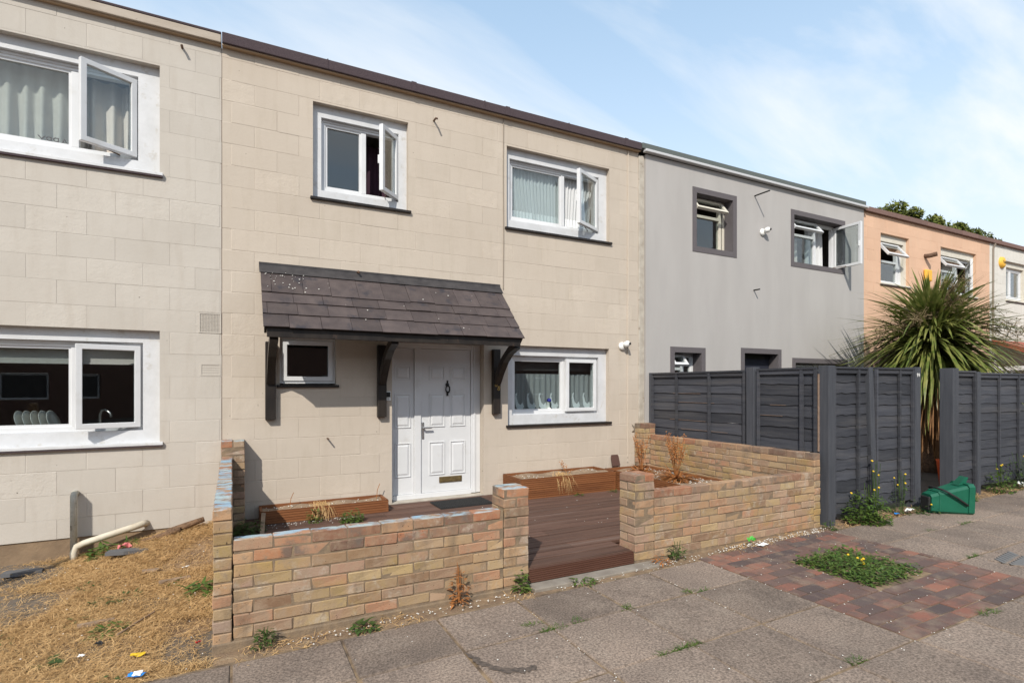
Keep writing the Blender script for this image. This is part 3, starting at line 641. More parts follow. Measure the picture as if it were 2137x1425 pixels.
w2 = window(HG, *ops[1], sur=Z0, rec=.12, split=9.98, vent=.24, casement=1, ang=86, kind='side', sill=None, fw=.05, fmat='upvc')
window(HG, *ops[2], sur=Z0, rec=.13, split=6.55, vent=.2, sill=None, fw=.05)
B().box(ops[3][0] + .004, ops[3][1] - .004, .13, .18, .14, 2.05).obj('door', flat('dark_door', (.022, .024, .036)), HG, bevel=.004); B().box(ops[3][0] + .002, ops[3][1] - .002, .11, .2, 2.05, 2.132).obj('door_head', 'iron', HG)
window(HG, *ops[4], sur=Z0, rec=.13, split=9.9, vent=.2, sill=None, fw=.05)
overflow(HG, 8.07, 4.87, .30, .0, .012, 'iron'); overflow(HG, 8.05, 3.23, .12, .0, .012, 'iron'); lampo = lamp(HG, 8.26, 4.26)
for o in HG.children:
    if o.name.startswith(('overflow', 'security')): o.location.y -= .05
# --- peach house, then the off-white one that runs out of the picture
HP = empty('terraced_house', label='peach painted house behind the spiky palm', cat='house', group='terraced houses in the row')
ops = [(11.97, 13.04, 3.71, 4.755), (14.345, 15.98, 3.70, 4.745), (12.0, 13.0, 1.05, 2.1), (14.3, 16.0, 1.05, 2.1)]
wp = wall_mesh(XG1, 16.65, -.2, 5.12, ops, .0024, .25).obj('wall', 'peach', HP)
blocks(wp, 'peach', XG1 + .01, 16.65, 2.6, 5.12, ops, .2)
room(HP, XG1 + .06, 16.6)
rp = roof(HP, XG1 + .002, 16.65, 5.20, 'feltbrown', 5.11, .05)
for k in range(7): B().box(11.4 + k * .76, 12.15 + k * .76, -.062, -.04, 5.108, 5.204 + .003 * (k % 3)).obj('coping_tile', 'feltbrown', rp, bevel=.006)
window(HP, *ops[0], sur=(.03, .10, .03, .14), rec=.06, split=12.80, vent=.34, sill='cream', smat='creamframe', fw=.06)
window(HP, *ops[1], sur=(.03, .03, .03, .16), rec=.06, split=15.3, vent=.28, casement=1, ang=24, sill='cream', smat='creamframe', fw=.06)
window(HP, *ops[2], sur=(.03, .03, .03, .1), rec=.06, split=12.5, sill=None); window(HP, *ops[3], sur=(.03, .03, .03, .1), rec=.06, split=15.1, sill=None)
B().tube([(13.675, .01, 4.45), (13.675, -.08, 4.44), (13.72, -.22, 4.46)], .05, 10).obj('flue_pipe', 'rust', HP)
B().box(13.60, 13.86, -.07, 0, 4.02 - .13, 4.02 + .13).obj('alarm_box', 'alarm', HP, bevel=.03)
HW = empty('terraced_house', label='off-white house at the far right with a red porch roof', cat='house', group='terraced houses in the row')
ops = [(17.52, 18.75, 3.76, 4.755), (17.5, 18.7, 1.05, 2.1)]
ww = wall_mesh(16.652, 22.3, -.2, 5.12, ops, .0024, .25).obj('wall', 'offwhite', HW)
blocks(ww, 'offwhite', 16.66, 19.0, 2.6, 5.12, ops, .2)
room(HW, 16.7, 22.2); rw = roof(HW, 16.652, 22.3, 5.20, 'feltbrown', 5.11, .05)
for k in range(4): B().box(16.7 + k * .76, 17.45 + k * .76, -.062, -.04, 5.108, 5.204).obj('coping_tile', 'feltbrown', rw, bevel=.006)
window(HW, *ops[0], sur=(.03, .09, .05, .13), rec=.06, split=18.05, sill='cream', smat='creamframe', fw=.07); window(HW, *ops[1], sur=(.03, .03, .03, .1), rec=.06, split=18.1, sill=None)
al = B().lathe([(0, .07), (.08, .068), (.13, .05), (.145, .0)], 20, Matrix.Translation((17.26, 0, 4.68)) @ Matrix.Rotation(R(90), 4, 'X')).obj('alarm_box', 'alarm', HW, smooth=True)
text_mesh('alarm_lettering', 'Yale', .09, 'iron', al, (17.26, -.072, 4.68), (R(90), 0, 0), .002)
B().tube([(16.80, -.06, 5.10), (16.80, -.02, 4.98), (16.78, -.02, 3.), (16.78, -.02, .3)], .02, 6).obj('cable', 'cable', HW)
pb = B().add([(16.75, 0, 2.72), (19.5, 0, 2.72), (19.5, -1.0, 2.32), (16.75, -1.0, 2.32), (16.75, 0, 2.62), (19.5, 0, 2.62), (19.5, -1.0, 2.22), (16.75, -1.0, 2.22)], [(3, 2, 1, 0), (4, 5, 6, 7), (0, 4, 7, 3), (2, 6, 5, 1), (3, 7, 6, 2)])
po = pb.obj('porch_roof', 'roofred', HW); B().box(16.72, 19.5, -1.03, -1.005, 2.10, 2.31).obj('porch_fascia', 'upvc', po)
for x in (16.8, 19.3): B().box(x, x + .09, -.97, -.88, .1, 2.22).obj('porch_post', 'upvc', po)
B().box(16.8, 16.84, -.9, 0, 1.95, 2.05).obj('porch_rail', 'upvc', po)

HO = empty('terraced_house', label='red brick terrace across the street, seen only mirrored in windows', cat='house', group='terraced houses in the row')
wo = [(x, x + 1.6, z, z + 1.1) for x in np.arange(-27, 32, 3.1) for z in (1.0, 3.6)]
ow = wall_mesh(-30, 34, -.2, 5.6, wo, 0, .3); ow.v = [(x, -22 - y, z) for x, y, z in ow.v]; ow.f = [f[::-1] for f in ow.f]
ow.obj('wall', pm('red_brick_far', (.13, .072, .056), (.18, .10, .075), 5, .9), HO)
B().box(-30, 34, -29, -21.9, 5.61, 5.8).obj('roof', 'feltbrown', HO)
for x0, x1, z0, z1 in wo: o_ = B().box(x0 + .01, x1 - .01, -22.2, -22.12, z0 + .01, z1 - .01).obj('window', 'upvc', HO); B().box(x0 + .09, x1 - .09, -22.115, -22.11, z0 + .09, z1 - .09).obj('pane', 'darkblind', o_)

# ------------------------------------------------------------------ brick garden walls
def jbox(w, d, h, jit=.0035, ch=.005):
    """brick with chamfered, slightly knocked edges"""
    b = B(); x, y, z = w / 2, d / 2, h / 2; vs = []
    for sz in (-1, 1):
        for (sx, sy) in ((-1, -1), (1, -1), (1, 1), (-1, 1)):
            c = [sx * x + random.uniform(-jit, jit), sy * y + random.uniform(-jit, jit), sz * z + random.uniform(-jit, jit)]
            vs += [(c[0] - sx * ch, c[1], c[2] - sz * ch), (c[0], c[1] - sy * ch, c[2] - sz * ch), (c[0] - sx * ch, c[1] - sy * ch, c[2])]
    I = lambda k, t: 3 * k + t
    fs = [(I(0, 2), I(3, 2), I(2, 2), I(1, 2)), (I(4, 2), I(5, 2), I(6, 2), I(7, 2)),
          (I(0, 0), I(1, 0), I(5, 0), I(4, 0)), (I(2, 0), I(3, 0), I(7, 0), I(6, 0)), (I(1, 1), I(2, 1), I(6, 1), I(5, 1)), (I(3, 1), I(0, 1), I(4, 1), I(7, 1))]
    for k in range(4):
        n = (k + 1) % 4
        t = 0 if k % 2 == 0 else 1
        fs += [(I(k, 2), I(n, 2), I(n, t), I(k, t)), (I(4 + n, 2), I(4 + k, 2), I(4 + k, t), I(4 + n, t)), (I(k, 0 if k in (1, 3) else 1), I(k, 1 if k in (1, 3) else 0), I(4 + k, 1 if k in (1, 3) else 0), I(4 + k, 0 if k in (1, 3) else 1))]
    for k in range(8): fs.append((I(k, 0), I(k, 1), I(k, 2)))
    b.add(vs, fs); return b
BM = {}
def brick(parent, cx, cy, cz, L_, along_x, mat='brick', D=.1025, H=.0685):
    key = (round(L_, 2), mat, random.randrange(4) if L_ > .2 else random.randrange(2))
    if key not in BM: BM[key] = jbox(L_, D, H).mesh('brick', mat)
    o = link('brick', BM[key], parent, loc=(cx + random.uniform(-.002, .002), cy + random.uniform(-.0035, .0025) * (1 if along_x else .4), cz + random.uniform(-.0015, .0015)), rot=(random.uniform(-.012, .012), random.uniform(-.006, .006), (0 if along_x else math.pi / 2) + random.uniform(-.008, .008)))
    return o
def run(parent, axis, a0, a1, fixed, ztop, n, mats, off=0.):
    """n courses of stretchers from a0 to a1, counted down from ztop"""
    for k in range(n):
        z = ztop - .075 * k - .0375 + .004; p = a0 - (.1125 if (k + off) % 2 else 0)
        mat = mats[min(k, len(mats) - 1)]
        while p < a1 - .02:
            s, e = max(p, a0), min(p + .2185, a1)
            if e - s > .035:
                c = (s + e) / 2
                if axis == 'x': brick(parent, c, fixed, z, round(e - s, 2), True, mat)
                else: brick(parent, fixed, c, z, round(e - s, 2), False, mat)
            p += .225
def pier(parent, x0, y0, ztop, n, mats, fl=0, sz=.215):
    for k in range(n):
        z = ztop - .075 * k - .0375 + .004; mat = mats[min(k, len(mats) - 1)]
        for s in (0, 1):
            if (k + fl) % 2: brick(parent, x0 + .051 + s * .1125, y0 + .1075, z, .215, False, mat)
            else: brick(parent, x0 + .1075, y0 + .051 + s * .1125, z, .215, True, mat)
def core(parent, rects):
    for x0, x1, y0, y1, z1 in rects:
        B().box(x0 + .0035, x1 - .0035, y0 + .0035, y1 - .0035, -.15, z1 - .005).obj('mortar', 'mortar', parent)
TOPL = ['brick_paint', 'brick_top', 'brick']; ZF, ZS, ZP = .632, .832, 1.0
FY0, FY1 = -2.802, -2.6995
WLo = empty('garden_wall', label='low buff brick garden wall with pale blue painted coping beside the dry yard', cat='garden wall', group='brick garden walls')
run(WLo, 'x', .004, 1.826, (FY0 + FY1) / 2, ZF, 8, TOPL)
run(WLo, 'y', -2.802, -.232, -.054, ZS, 11, ['brick_paint', 'brick', 'brick'], 1)
pier(WLo, 1.83, -2.802, .782, 10, TOPL)
pier(WLo, -.105, -.224, ZP, 12, ['brick_paint', 'brick'], 1)
core(WLo, [(.002, 1.828, FY0, FY1, ZF), (-.105, -.002, -2.802, -.23, ZS), (1.83, 2.045, -2.802, -2.587, .782), (-.105, .11, -.224, 0.0, ZP)])
WRo = empty('garden_wall', label='low buff brick garden wall with yellow stains between gateway and dark fence', cat='garden wall', group='brick garden walls')
TOPR = ['brick_top', 'brick']
run(WRo, 'x', 3.322, 5.553, (FY0 + FY1) / 2, ZF + .01, 8, TOPR)
run(WRo, 'y', -2.802, -.232, 5.607, .842, 11, ['brick_top', 'brick'], 1)
pier(WRo, 3.10, -2.802, .792, 10, TOPR, 1)
pier(WRo, 5.445, -.224, ZP + .005, 12, TOPR)
core(WRo, [(3.318, 5.556, FY0, FY1, ZF + .01), (5.556, 5.66, -2.802, -.23, .842), (3.10, 3.315, -2.802, -2.587, .792), (5.445, 5.66, -.224, 0.0, ZP + .005)])
for wl_, x0, x1 in ((WLo, -.112, 2.05), (WRo, 3.095, 5.668)):
    B().box(x0, x1, -2.812, -2.70, -.2, .028).obj('footing', 'mortar', wl_, bevel=.008)

# ------------------------------------------------------------------ timber deck, step, planters
DK = empty('timber_deck', label='dark weathered timber deck filling the front garden', cat='deck')
def ridged(L_, H, T, n):
    """board lying along x with n shallow grooves on its -y face"""
    b = B(); pr = []
    for k in range(n):
        z0 = H * k / n; d = H / n
        pr += [(0, z0 + d * .02), (0, z0 + d * .62), (.006, z0 + d * .72), (.006, z0 + d * .92)]
    pr[0] = (0, 0); pr.append((.0, H)); m = len(pr)
    vs = [(x, y, z) for x in (0, L_) for y, z in pr] + [(0, T, 0), (0, T, H), (L_, T, 0), (L_, T, H)]
    fs = [(k, m + k, m + k + 1, k + 1) for k in range(m - 1)] + [(2 * m, 2 * m + 1, 2 * m + 3, 2 * m + 2), (m - 1, 2 * m - 1, 2 * m + 3, 2 * m + 1), (0, 2 * m, 2 * m + 2, m), tuple(range(m)) + (2 * m + 1, 2 * m), tuple(range(2 * m - 1, m - 1, -1)) + (2 * m + 2, 2 * m + 3)]
    return b.add(vs, fs)
DKM = {}
y = -.02; k = 0
while y > -2.80:
    y0 = max(y - .138, -2.775)
    gate = y0 < -2.585
    xa, xb = (2.05, 3.095) if gate else (.012, 5.54)
    if not gate and y0 < -2.5: xa, xb = .012, 5.54
    cut = [xa, xb] if gate else [xa, 1.5 + 1.2 * (k % 3), xb]
    for a, c in zip(cut[:-1], cut[1:]):
        B().box(a + .002, c - .002, y0 + .009, y, .112, .140 + random.uniform(-.0015, .0015)).obj('deck_board', 'deck', DK, bevel=.003)
    y -= .144; k += 1
ridged(1.04, .10, .022, 6).obj('step_riser', 'riser', DK, loc=(2.053, -2.795, .034))
B().box(.01, 5.55, -2.58, -.01, .0, .10).obj('joists', 'riser', DK)
def planter(name, x0, x1, y0, y1, z0, z1, tiers, label, dead=True):
    p = empty(name, (0, 0, 0), label=label, cat='planter', group='timber planters on the deck'); h = (z1 - z0) / tiers
    for t in range(tiers):
        z = z0 + t * h
        for (a, c, yy, rot, ln) in ((x0, 0, y0, 0, x1 - x0), (x1, 0, y1, math.pi, x1 - x0)):
            ridged(ln, h - .003, .026, 5).obj('board', 'planter', p, loc=(a, yy, z), rot=(0, 0, rot))
        for xx, yy, rot in ((x0 - .001, y1 - .001, -math.pi / 2), (x1 + .001, y0 + .001, math.pi / 2)):
            ridged(abs(y1 - y0) - .002, h - .003, .026, 5).obj('end_board', 'planter', p, loc=(xx, yy, z), rot=(0, 0, rot))
    nx_, ny_ = 24, 10; b = B()
    b.add([(x, yv, z1 - .035 + .012 * math.sin(x * 13 + yv * 7) + .01 * math.cos(yv * 19)) for yv in np.linspace(y0 + .02, y1 - .02, ny_) for x in np.linspace(x0 + .02, x1 - .02, nx_)], [(j * nx_ + i, j * nx_ + i + 1, (j + 1) * nx_ + i + 1, (j + 1) * nx_ + i) for j in range(ny_ - 1) for i in range(nx_ - 1)])
    b.obj('soil', 'soil', p, smooth=True); return p
planter('planter_box', .25, 1.575, -.365, -.015, .142, .278, 1, 'low timber planter left of the white door')
planter('planter_box', 3.20, 4.675, -.53, -.015, .142, .402, 2, 'timber planter under the lower right window')
planter('planter_box', 4.705, 5.435, -2.35, -.235, .142, .400, 2, 'long timber planter along the right brick wall, full of dead plants')
ls = B().box(-.02, .02, -.26, .26, -.008, .008).obj('loose_batten', 'wood', loc=(.262, -.60, .20), rot=(R(14), R(10), R(-2)), label='loose timber batten leaning by the left end of low planter', cat='batten')
mt = B().box(2.14, 2.82, -.55, -.14, .1425, .150)
dm = mt.obj('door_mat', 'rubber', label='black rubber door mat in front of the white door', cat='door mat'); rb = B()
for i in range(26): rb.box(2.15 + i * .0258, 2.16 + i * .0258, -.54, -.15, .150, .157)
for i in range(12): rb.box(2.145, 2.815, -.535 + i * .034, -.528 + i * .034, .1505, .1575)
rb.obj('rib_pattern', 'rubber', dm)
B().add([(-.075, 0, 0), (.075, 0, 0), (.07, .0, .14), (.055, 0, .165), (-.06, 0, .165), (-.075, 0, .13), (-.075, .014, 0), (.075, .014, 0), (.07, .014, .14), (.055, .014, .165), (-.06, .014, .165), (-.075, .014, .13)], [(0, 1, 2, 3, 4, 5), (11, 10, 9, 8, 7, 6)] + [(i, 6 + i, 6 + (i + 1) % 6, (i + 1) % 6) for i in range(6)]).obj('loose_tile', flat('brown_tile', (.10, .055, .045)), loc=(5.06, -.06, .385), rot=(R(-14), 0, R(4)), label='dark brown tile propped against the cream wall behind the planter', cat='tile')

# ------------------------------------------------------------------ charcoal overlap fences
def lap(L_, H):
    """tapered overlap board along x: thick lower edge, uneven waney bottom"""
    n = 9; b = B(); vs = []
    for i in range(n):
        x = L_ * i / (n - 1); w = random.uniform(-.009, .009); vs += [(x, 0, H), (x, -.004, H), (x, -.016, w), (x, 0, w)]
    fs = []
    for i in range(n - 1):
        a = 4 * i; c = a + 4; fs += [(a, a + 1, c + 1, c)[::-1], (a + 1, a + 2, c + 2, c + 1)[::-1], (a + 2, a + 3, c + 3, c + 2)[::-1], (a + 3, a, c, c + 3)[::-1]]
    fs += [(0, 3, 2, 1), (4 * n - 4, 4 * n - 3, 4 * n - 2, 4 * n - 1)]
    return b.add(vs, fs)
LAPS = {}
def panel(par, mtx, L_, z0, z1, nb, battens, rail=True, raw=.0):
    """one overlap panel in local x/z, seen from -y"""
    loc, q, _ = mtx.decompose(); e = q.to_euler(); h = (z1 - z0) / nb
    for k in range(nb):
        key = (round(L_, 2), round(h, 3), random.randrange(3))
        if key not in LAPS: LAPS[key] = lap(L_, h * 1.12).mesh('fence_board', 'fence')
        o = link('fence_board', LAPS[key], par, loc=mtx @ Vector((0, random.uniform(-.002, .002), z0 + k * h)), rot=(e.x, e.y + random.uniform(-.010, .010), e.z))
        if random.random() < raw:    # split edges showing raw wood
            a = random.uniform(0, L_ * .4); c = a + random.uniform(.25, .5) * L_
            rb = B(); rb.box(a, c, -.019, -.014, z0 + k * h - .001, z0 + k * h + .003, mtx); rb.obj('split_edge', 'rawwood', par)
    for x in battens: B().box(x - .018, x + .018, -.045, -.018, z0 - .01, z1 + .03, mtx).obj('batten', 'fence', par)
    for x in (.0, L_ - .03): B().box(x, x + .03, -.047, -.017, z0 - .01, z1 + .03, mtx).obj('batten', 'fence', par)
    B().box(0, L_, -.05, .03, z1 + .03, z1 + .052, mtx).obj('capping', 'fence', par); B().box(0.031, L_ - .031, -.036, -.016, z1 - .02, z1 + .028, mtx).obj('top_rail', 'fence', par)
def post(par, x, y, z0, z1, w=.09, lean=0, d=None):
    d = d or w
    return B().box(-w / 2, w / 2, -d / 2, d / 2, 0, z1 - z0).obj('fence_post', 'fencepost', par, loc=(x, y, z0), rot=(0, R(lean), 0), bevel=.004)
FS = empty('fence', label='charcoal overlap fence running back to the houses behind the brick wall', cat='fence', group='charcoal overlap fences')
mt_ = lambda y: Matrix.Translation((5.735, y, 0)) @ Matrix.Rotation(R(-90), 4, 'Z')     # local +x runs towards the pavement, face to -x
panel(FS, mt_(-.10), 1.70, .20, 1.715, 12, (.52, 1.12), raw=.8)
panel(FS, mt_(-1.975), .76, .20, 1.725, 12, (.58,), raw=.7)
post(FS, 5.725, -.055, 0, 1.77, .07); post(FS, 5.73, -1.89, .0, 1.80, .11, 0)
B().box(5.705, 5.725, -2.757, -2.742, .85, 1.70).obj('split_edge', 'rawwood', FS)
FF = empty('fence', label='charcoal overlap fence between brick wall and gateway, leaning slightly', cat='fence', group='charcoal overlap fences')
post(FF, 5.775, -2.80, .0, 1.79, .12); panel(FF, Matrix.Translation((5.84, -2.80, 0)), .70, .15, 1.73, 13, (.46,), raw=.0)
post(FF, 6.60, -2.815, 0.05, 1.785, .085, -3.2); panel(FF, Matrix.Translation((6.655, -2.79, 0)), .80, .17, 1.735, 12, (.5,), raw=.0)
post(FF, 7.51, -2.79, .05, 1.80, .12)
for k, zc in enumerate((1.70,)):
    for s in (-.018, .018): text_mesh('painted_mark', '9', .065, 'paper', FF, (7.51 + s, -2.852, zc), (R(90), 0, 0), .001)
FR = empty('fence', label='charcoal overlap fence to the right of the gateway', cat='fence', group='charcoal overlap fences')
post(FR, 8.36, -2.80, .05, 1.80, .15); panel(FR, Matrix.Translation((8.45, -2.78, 0)), .56, .18, 1.72, 12, (), raw=.0); post(FR, 9.06, -2.80, .08, 1.76, .085)
panel(FR, Matrix.Translation((9.115, -2.78, 0)), 1.80, .20, 1.70, 12, (.60, 1.2)); post(FR, 10.97, -2.80, .08, 1.76, .085); panel(FR, Matrix.Translation((11.03, -2.78, 0)), 1.8, .22, 1.70, 12, (.6, 1.2))
for x in (8.70,): B().box(x - .2, x + .22, -2.80, -2.775, .06, .17).obj('gravel_board', 'rawwood', FR)
FB = empty('fence', label='dark fence in shade at the back of the gateway', cat='fence', group='charcoal overlap fences')
panel(FB, Matrix.Translation((11.25, -.10, 0)) @ Matrix.Rotation(R(-90), 4, 'Z'), 2.6, .15, 1.7, 9, (.6, 1.2, 1.8))

# ------------------------------------------------------------------ foliage helpers
def blade(vs, fs, p, d, up, L_, w, droop=.5, seg=4, fold=0.):
    """curved tapering blade"""
    p = Vector(p); d = Vector(d).normalized(); sd = d.cross(Vector(up)); sd = sd.normalized() if sd.length > 1e-4 else Vector((1, 0, 0)); o = len(vs); q = p.copy()
    for k in range(seg + 1):
        t = k / seg; ww = w * (1 - t) ** .6 * (.6 + .4 * min(1, t * 5)) if k < seg else .0005
        vs.append(tuple(q - sd * ww)); vs.append(tuple(q + sd * ww)); d = (d + Vector((0, 0, -droop / seg))).normalized(); q = q + d * (L_ / seg)
    for k in range(seg): fs.append((o + 2 * k, o + 2 * k + 1, o + 2 * k + 3, o + 2 * k + 2))
def weed(name, loc, rad, h, n, mat, label, cat='weed', flowers=0, group=None, leaf=.05, broad=1., upright=.6, stems=0, rect=None):
    """rosette / bushy weed: many bent leaves, some on stems; yellow flower heads are parts"""
    vs, fs = [], []
    for k in range(n):
        a = random.uniform(0, 6.283); r = rad * math.sqrt(random.random()); z = h * random.random() ** 1.6 * (1 - (r / rad) ** 2 * .6)
        p = Vector((r * math.cos(a), r * math.sin(a), max(z, .004)))
        if rect: p = Vector((random.uniform(-rect[0], rect[0]), random.uniform(-rect[1], rect[1]), .004 + h * random.random() ** 2.2 * (.35 + .65 * abs(math.sin(k * .37)))))
        a += random.uniform(-1.2, 1.2); d = Vector((math.cos(a + random.uniform(-.9, .9)), math.sin(a + random.uniform(-.9, .9)), random.uniform(.05, upright)))
        blade(vs, fs, p, d, (0, 0, 1), leaf * .8 * random.uniform(.5, 1.4), leaf * .19 * broad * random.uniform(.7, 1.2), random.uniform(.3, 1.1), 3)
    b = B(); b.v, b.f = vs, fs
    for k in range(stems): a = random.uniform(0, 6.283); r = rad * .6 * random.random(); b.tube([(r * math.cos(a) * .3, r * math.sin(a) * .3, 0), (r * math.cos(a), r * math.sin(a), h * random.uniform(.8, 1.25))], .0025, 4, False)
    if flowers:
        root = empty(name, loc, label=label, cat=cat, group=group); fl = []
        for k in range(flowers):
            a = random.uniform(0, 6.283); r = rad * random.uniform(.1, .8); z = h * random.uniform(.75, 1.2); s = random.uniform(.010, .015); f = B()
            f.lathe([(0, .008), (s * .5, .010), (s, .004), (s * .9, -.002), (0, -.004)], 9, Matrix.Translation((r * math.cos(a), r * math.sin(a), z)) @ Matrix.Rotation(random.uniform(.2, .9), 4, 'X') @ Matrix.Rotation(random.uniform(-.6, .3), 4, 'Y')); b.tube([(r * math.cos(a) * .6, r * math.sin(a) * .6, h * .1), (r * math.cos(a), r * math.sin(a), z)], .002, 4, False)
            f.obj('flower', 'yellow', root)
        b.obj('foliage', mat, root, smooth=True)['kind'] = 'stuff'
        return root
    root = empty(name, loc, label=label, cat=cat, group=group); b.obj('foliage', mat, root, smooth=True)['kind'] = 'stuff'
    return root
G_ = lambda x, y, z=0: (x, y, gz(x) + z)
# ------------------------------------------------------------------ cabbage palm behind the gate
PT = empty('cabbage_palm', (10.72, -1.48, .05), label='cabbage palm with spiky green crown and brown dead skirt', cat='palm')
PT.scale = (1.12, 1.12, 1.04)
tk = []
for k in range(13): z = 2.35 * k / 12; tk.append((.05 * math.sin(z * 1.3), .03 * math.sin(z * 2), z))
B().tube(tk, [.15 + .012 * math.sin(k * 2.3) - .03 * k / 12 for k in range(13)], 14).obj('trunk', 'trunk', PT, smooth=True)
def strap(n, el0, el1, L0, L1, w, dr0, dr1, zc, jit=.12):
    vs, fs = [], []
    for k in range(n):
        a = random.uniform(0, 6.283); el = R(random.uniform(el0, el1)); d = Vector((math.cos(a) * math.cos(el), math.sin(a) * math.cos(el), math.sin(el)))
        p = Vector((0.04, 0, zc + random.uniform(-jit, jit))) + d * .10; blade(vs, fs, p, d, (random.uniform(-.25, .25), random.uniform(-.25, .25), 1), random.uniform(L0, L1) * (1 - .38 * max(0, math.sin(el))), w * random.uniform(.75, 1.15), random.uniform(dr0, dr1), 6)
    b = B(); b.v, b.f = vs, fs; return b
cr_ = strap(1150, -18, 80, 1.0, 1.6, .034, .2, 1.25, 2.22, .28); c2_ = strap(560, -55, 0, .9, 1.4, .034, .6, 1.9, 2.12, .22); o = len(cr_.v); cr_.v += c2_.v; cr_.f += [tuple(i + o for i in f) for f in c2_.f]
cr_.obj('crown', 'palmleaf', PT)['kind'] = 'stuff'
dd = strap(950, -75, 5, .7, 1.6, .02, 2.2, 4.2, 1.85, .3); dd.obj('dead_skirt', 'palmdead', PT)['kind'] = 'stuff'
def plume(az, el, L_, base=(0, 0, 2.45)):
    b = B(); d = Vector((math.cos(az) * math.cos(el), math.sin(az) * math.cos(el), math.sin(el))); p0 = Vector(base); pts = []
    for k in range(6): t = k / 5; pts.append(p0 + d * L_ * t + Vector((0, 0, -.28 * t * t)))
    b.tube(pts, [.012 - .0018 * k for k in range(6)], 5)
    for k in range(46):
        t = random.uniform(.35, 1); i = min(int(t * 5), 4); q = pts[i].lerp(pts[i + 1], t * 5 - i); e = Vector((random.gauss(0, 1), random.gauss(0, 1), random.gauss(.1, 1))).normalized() * random.uniform(.10, .26) * (1.25 - t * .6)
        b.tube([q, q + e * .6, q + e + Vector((0, 0, -.03))], .0035, 3, False)
        for m in range(7):
            c = q + e * random.uniform(.25, 1.05) + Vector((random.gauss(0, .014),) * 1 + (random.gauss(0, .014), random.gauss(0, .014))); s = random.uniform(.007, .014)
            b.add([(c.x - s, c.y, c.z), (c.x, c.y - s, c.z + s), (c.x + s, c.y, c.z - s * .4), (c.x, c.y + s, c.z)], [(0, 1, 2), (0, 2, 3)])
    b.obj('seed_plume', 'plume', PT)
for az, el, ln in ((-110, 62, 1.15), (-95, 75, 1.05), (175, 4, 1.25), (195, 14, 1.2), (-40, 8, 1.35), (-15, 25, 1.45), (-60, 0, 1.25), (10, 12, 1.4), (-130, 38, 1.0)): plume(R(az), R(el), ln)
sp = []; sf = []
for k in range(26): blade(sp, sf, (random.uniform(-.05, .05), random.uniform(-.05, .05), 0), (random.uniform(-.7, .7), random.uniform(-.7, .7), 1), (0, 1, .2), random.uniform(.8, 1.15), .010, random.uniform(.0, .5), 5)
b = B(); b.v, b.f = sp, sf; b.obj('spiky_plant', 'palmleaf', loc=(9.75, -.9, 1.0), label='thin spiky leaves showing above the fence left of the palm', cat='plant')
B().tube([(9.75, -.9, 0.04), (9.75, -.9, 1.02)], .05, 8).obj('stem', 'trunk', bpy.data.objects['spiky_plant'], loc=(-9.75, .9, -1.0))

# ------------------------------------------------------------------ trees behind the far roofs
def tree(loc, h, clumps, n, label, seed):
    rn = random.Random(seed); t = empty('tree', loc, label=label, cat='tree', group='trees behind the roofs')
    B().tube([(0, 0, -.2), (.1, .05, h * .3), (-.05, .1, h * .62), (.1, 0, h * .85)], [.32, .24, .16, .06], 9).obj('trunk', 'trunk', t, smooth=True)
    for k, c in enumerate(clumps[:4]): B().tube([(0, .05, h * .35 + .3 * k), (c[0] * .5, c[1] * .5, (h * .4 + c[2]) / 2), (c[0], c[1], c[2])], [.12, .08, .03], 6).obj('limb', 'trunk', t)
    V = []; F = []
    for (x, y, z, r) in clumps:
        for sub in range(9):
            u = Vector((rn.gauss(0, 1), rn.gauss(0, 1), rn.gauss(0, 1))).normalized() * r * rn.uniform(.45, 1); rr = r * rn.uniform(.22, .42)
            for k in range(n):
                w = Vector((rn.gauss(0, 1), rn.gauss(0, 1), rn.gauss(0, 1))).normalized() * rr * rn.random() ** .4; c = Vector((x, y, z)) + u + w
                a = Vector((rn.gauss(0, 1), rn.gauss(0, 1), rn.gauss(0, 1))).normalized(); bb = a.orthogonal().normalized(); s = rn.uniform(.07, .15); o = len(V)
                V += [tuple(c - a * s), tuple(c + bb * s * .6), tuple(c + a * s), tuple(c - bb * s * .6)]; F.append((o, o + 1, o + 2, o + 3))
    b = B(); b.v, b.f = V, F; b.obj('crown', 'treeleaf', t)['kind'] = 'stuff'
tree((30.2, 8.2, 0), 10.0, [(-3.6, -.4, 8.3, 1.1), (-2.3, -.2, 8.9, 1.2), (-.9, 0, 9.1, 1.3), (.5, -.2, 9.1, 1.3), (1.9, .2, 9.0, 1.2), (3.1, .2, 9.1, 1.1), (4.2, .3, 8.8, .9), (0, .5, 8.0, 2.0), (-2.4, .3, 7.6, 1.7), (2.8, .3, 8.0, 1.6)], 250, 'broad green tree rising behind the peach house roof', 3)
tree((38.0, 8.6, 0), 9.6, [(-.7, 0, 9.3, 1.0), (.5, 0, 9.2, 1.05), (1.4, .1, 8.8, .9), (0, .2, 7.9, 1.6), (-1.6, .2, 8.7, .8)], 220, 'smaller tree behind the far right roofs', 5)

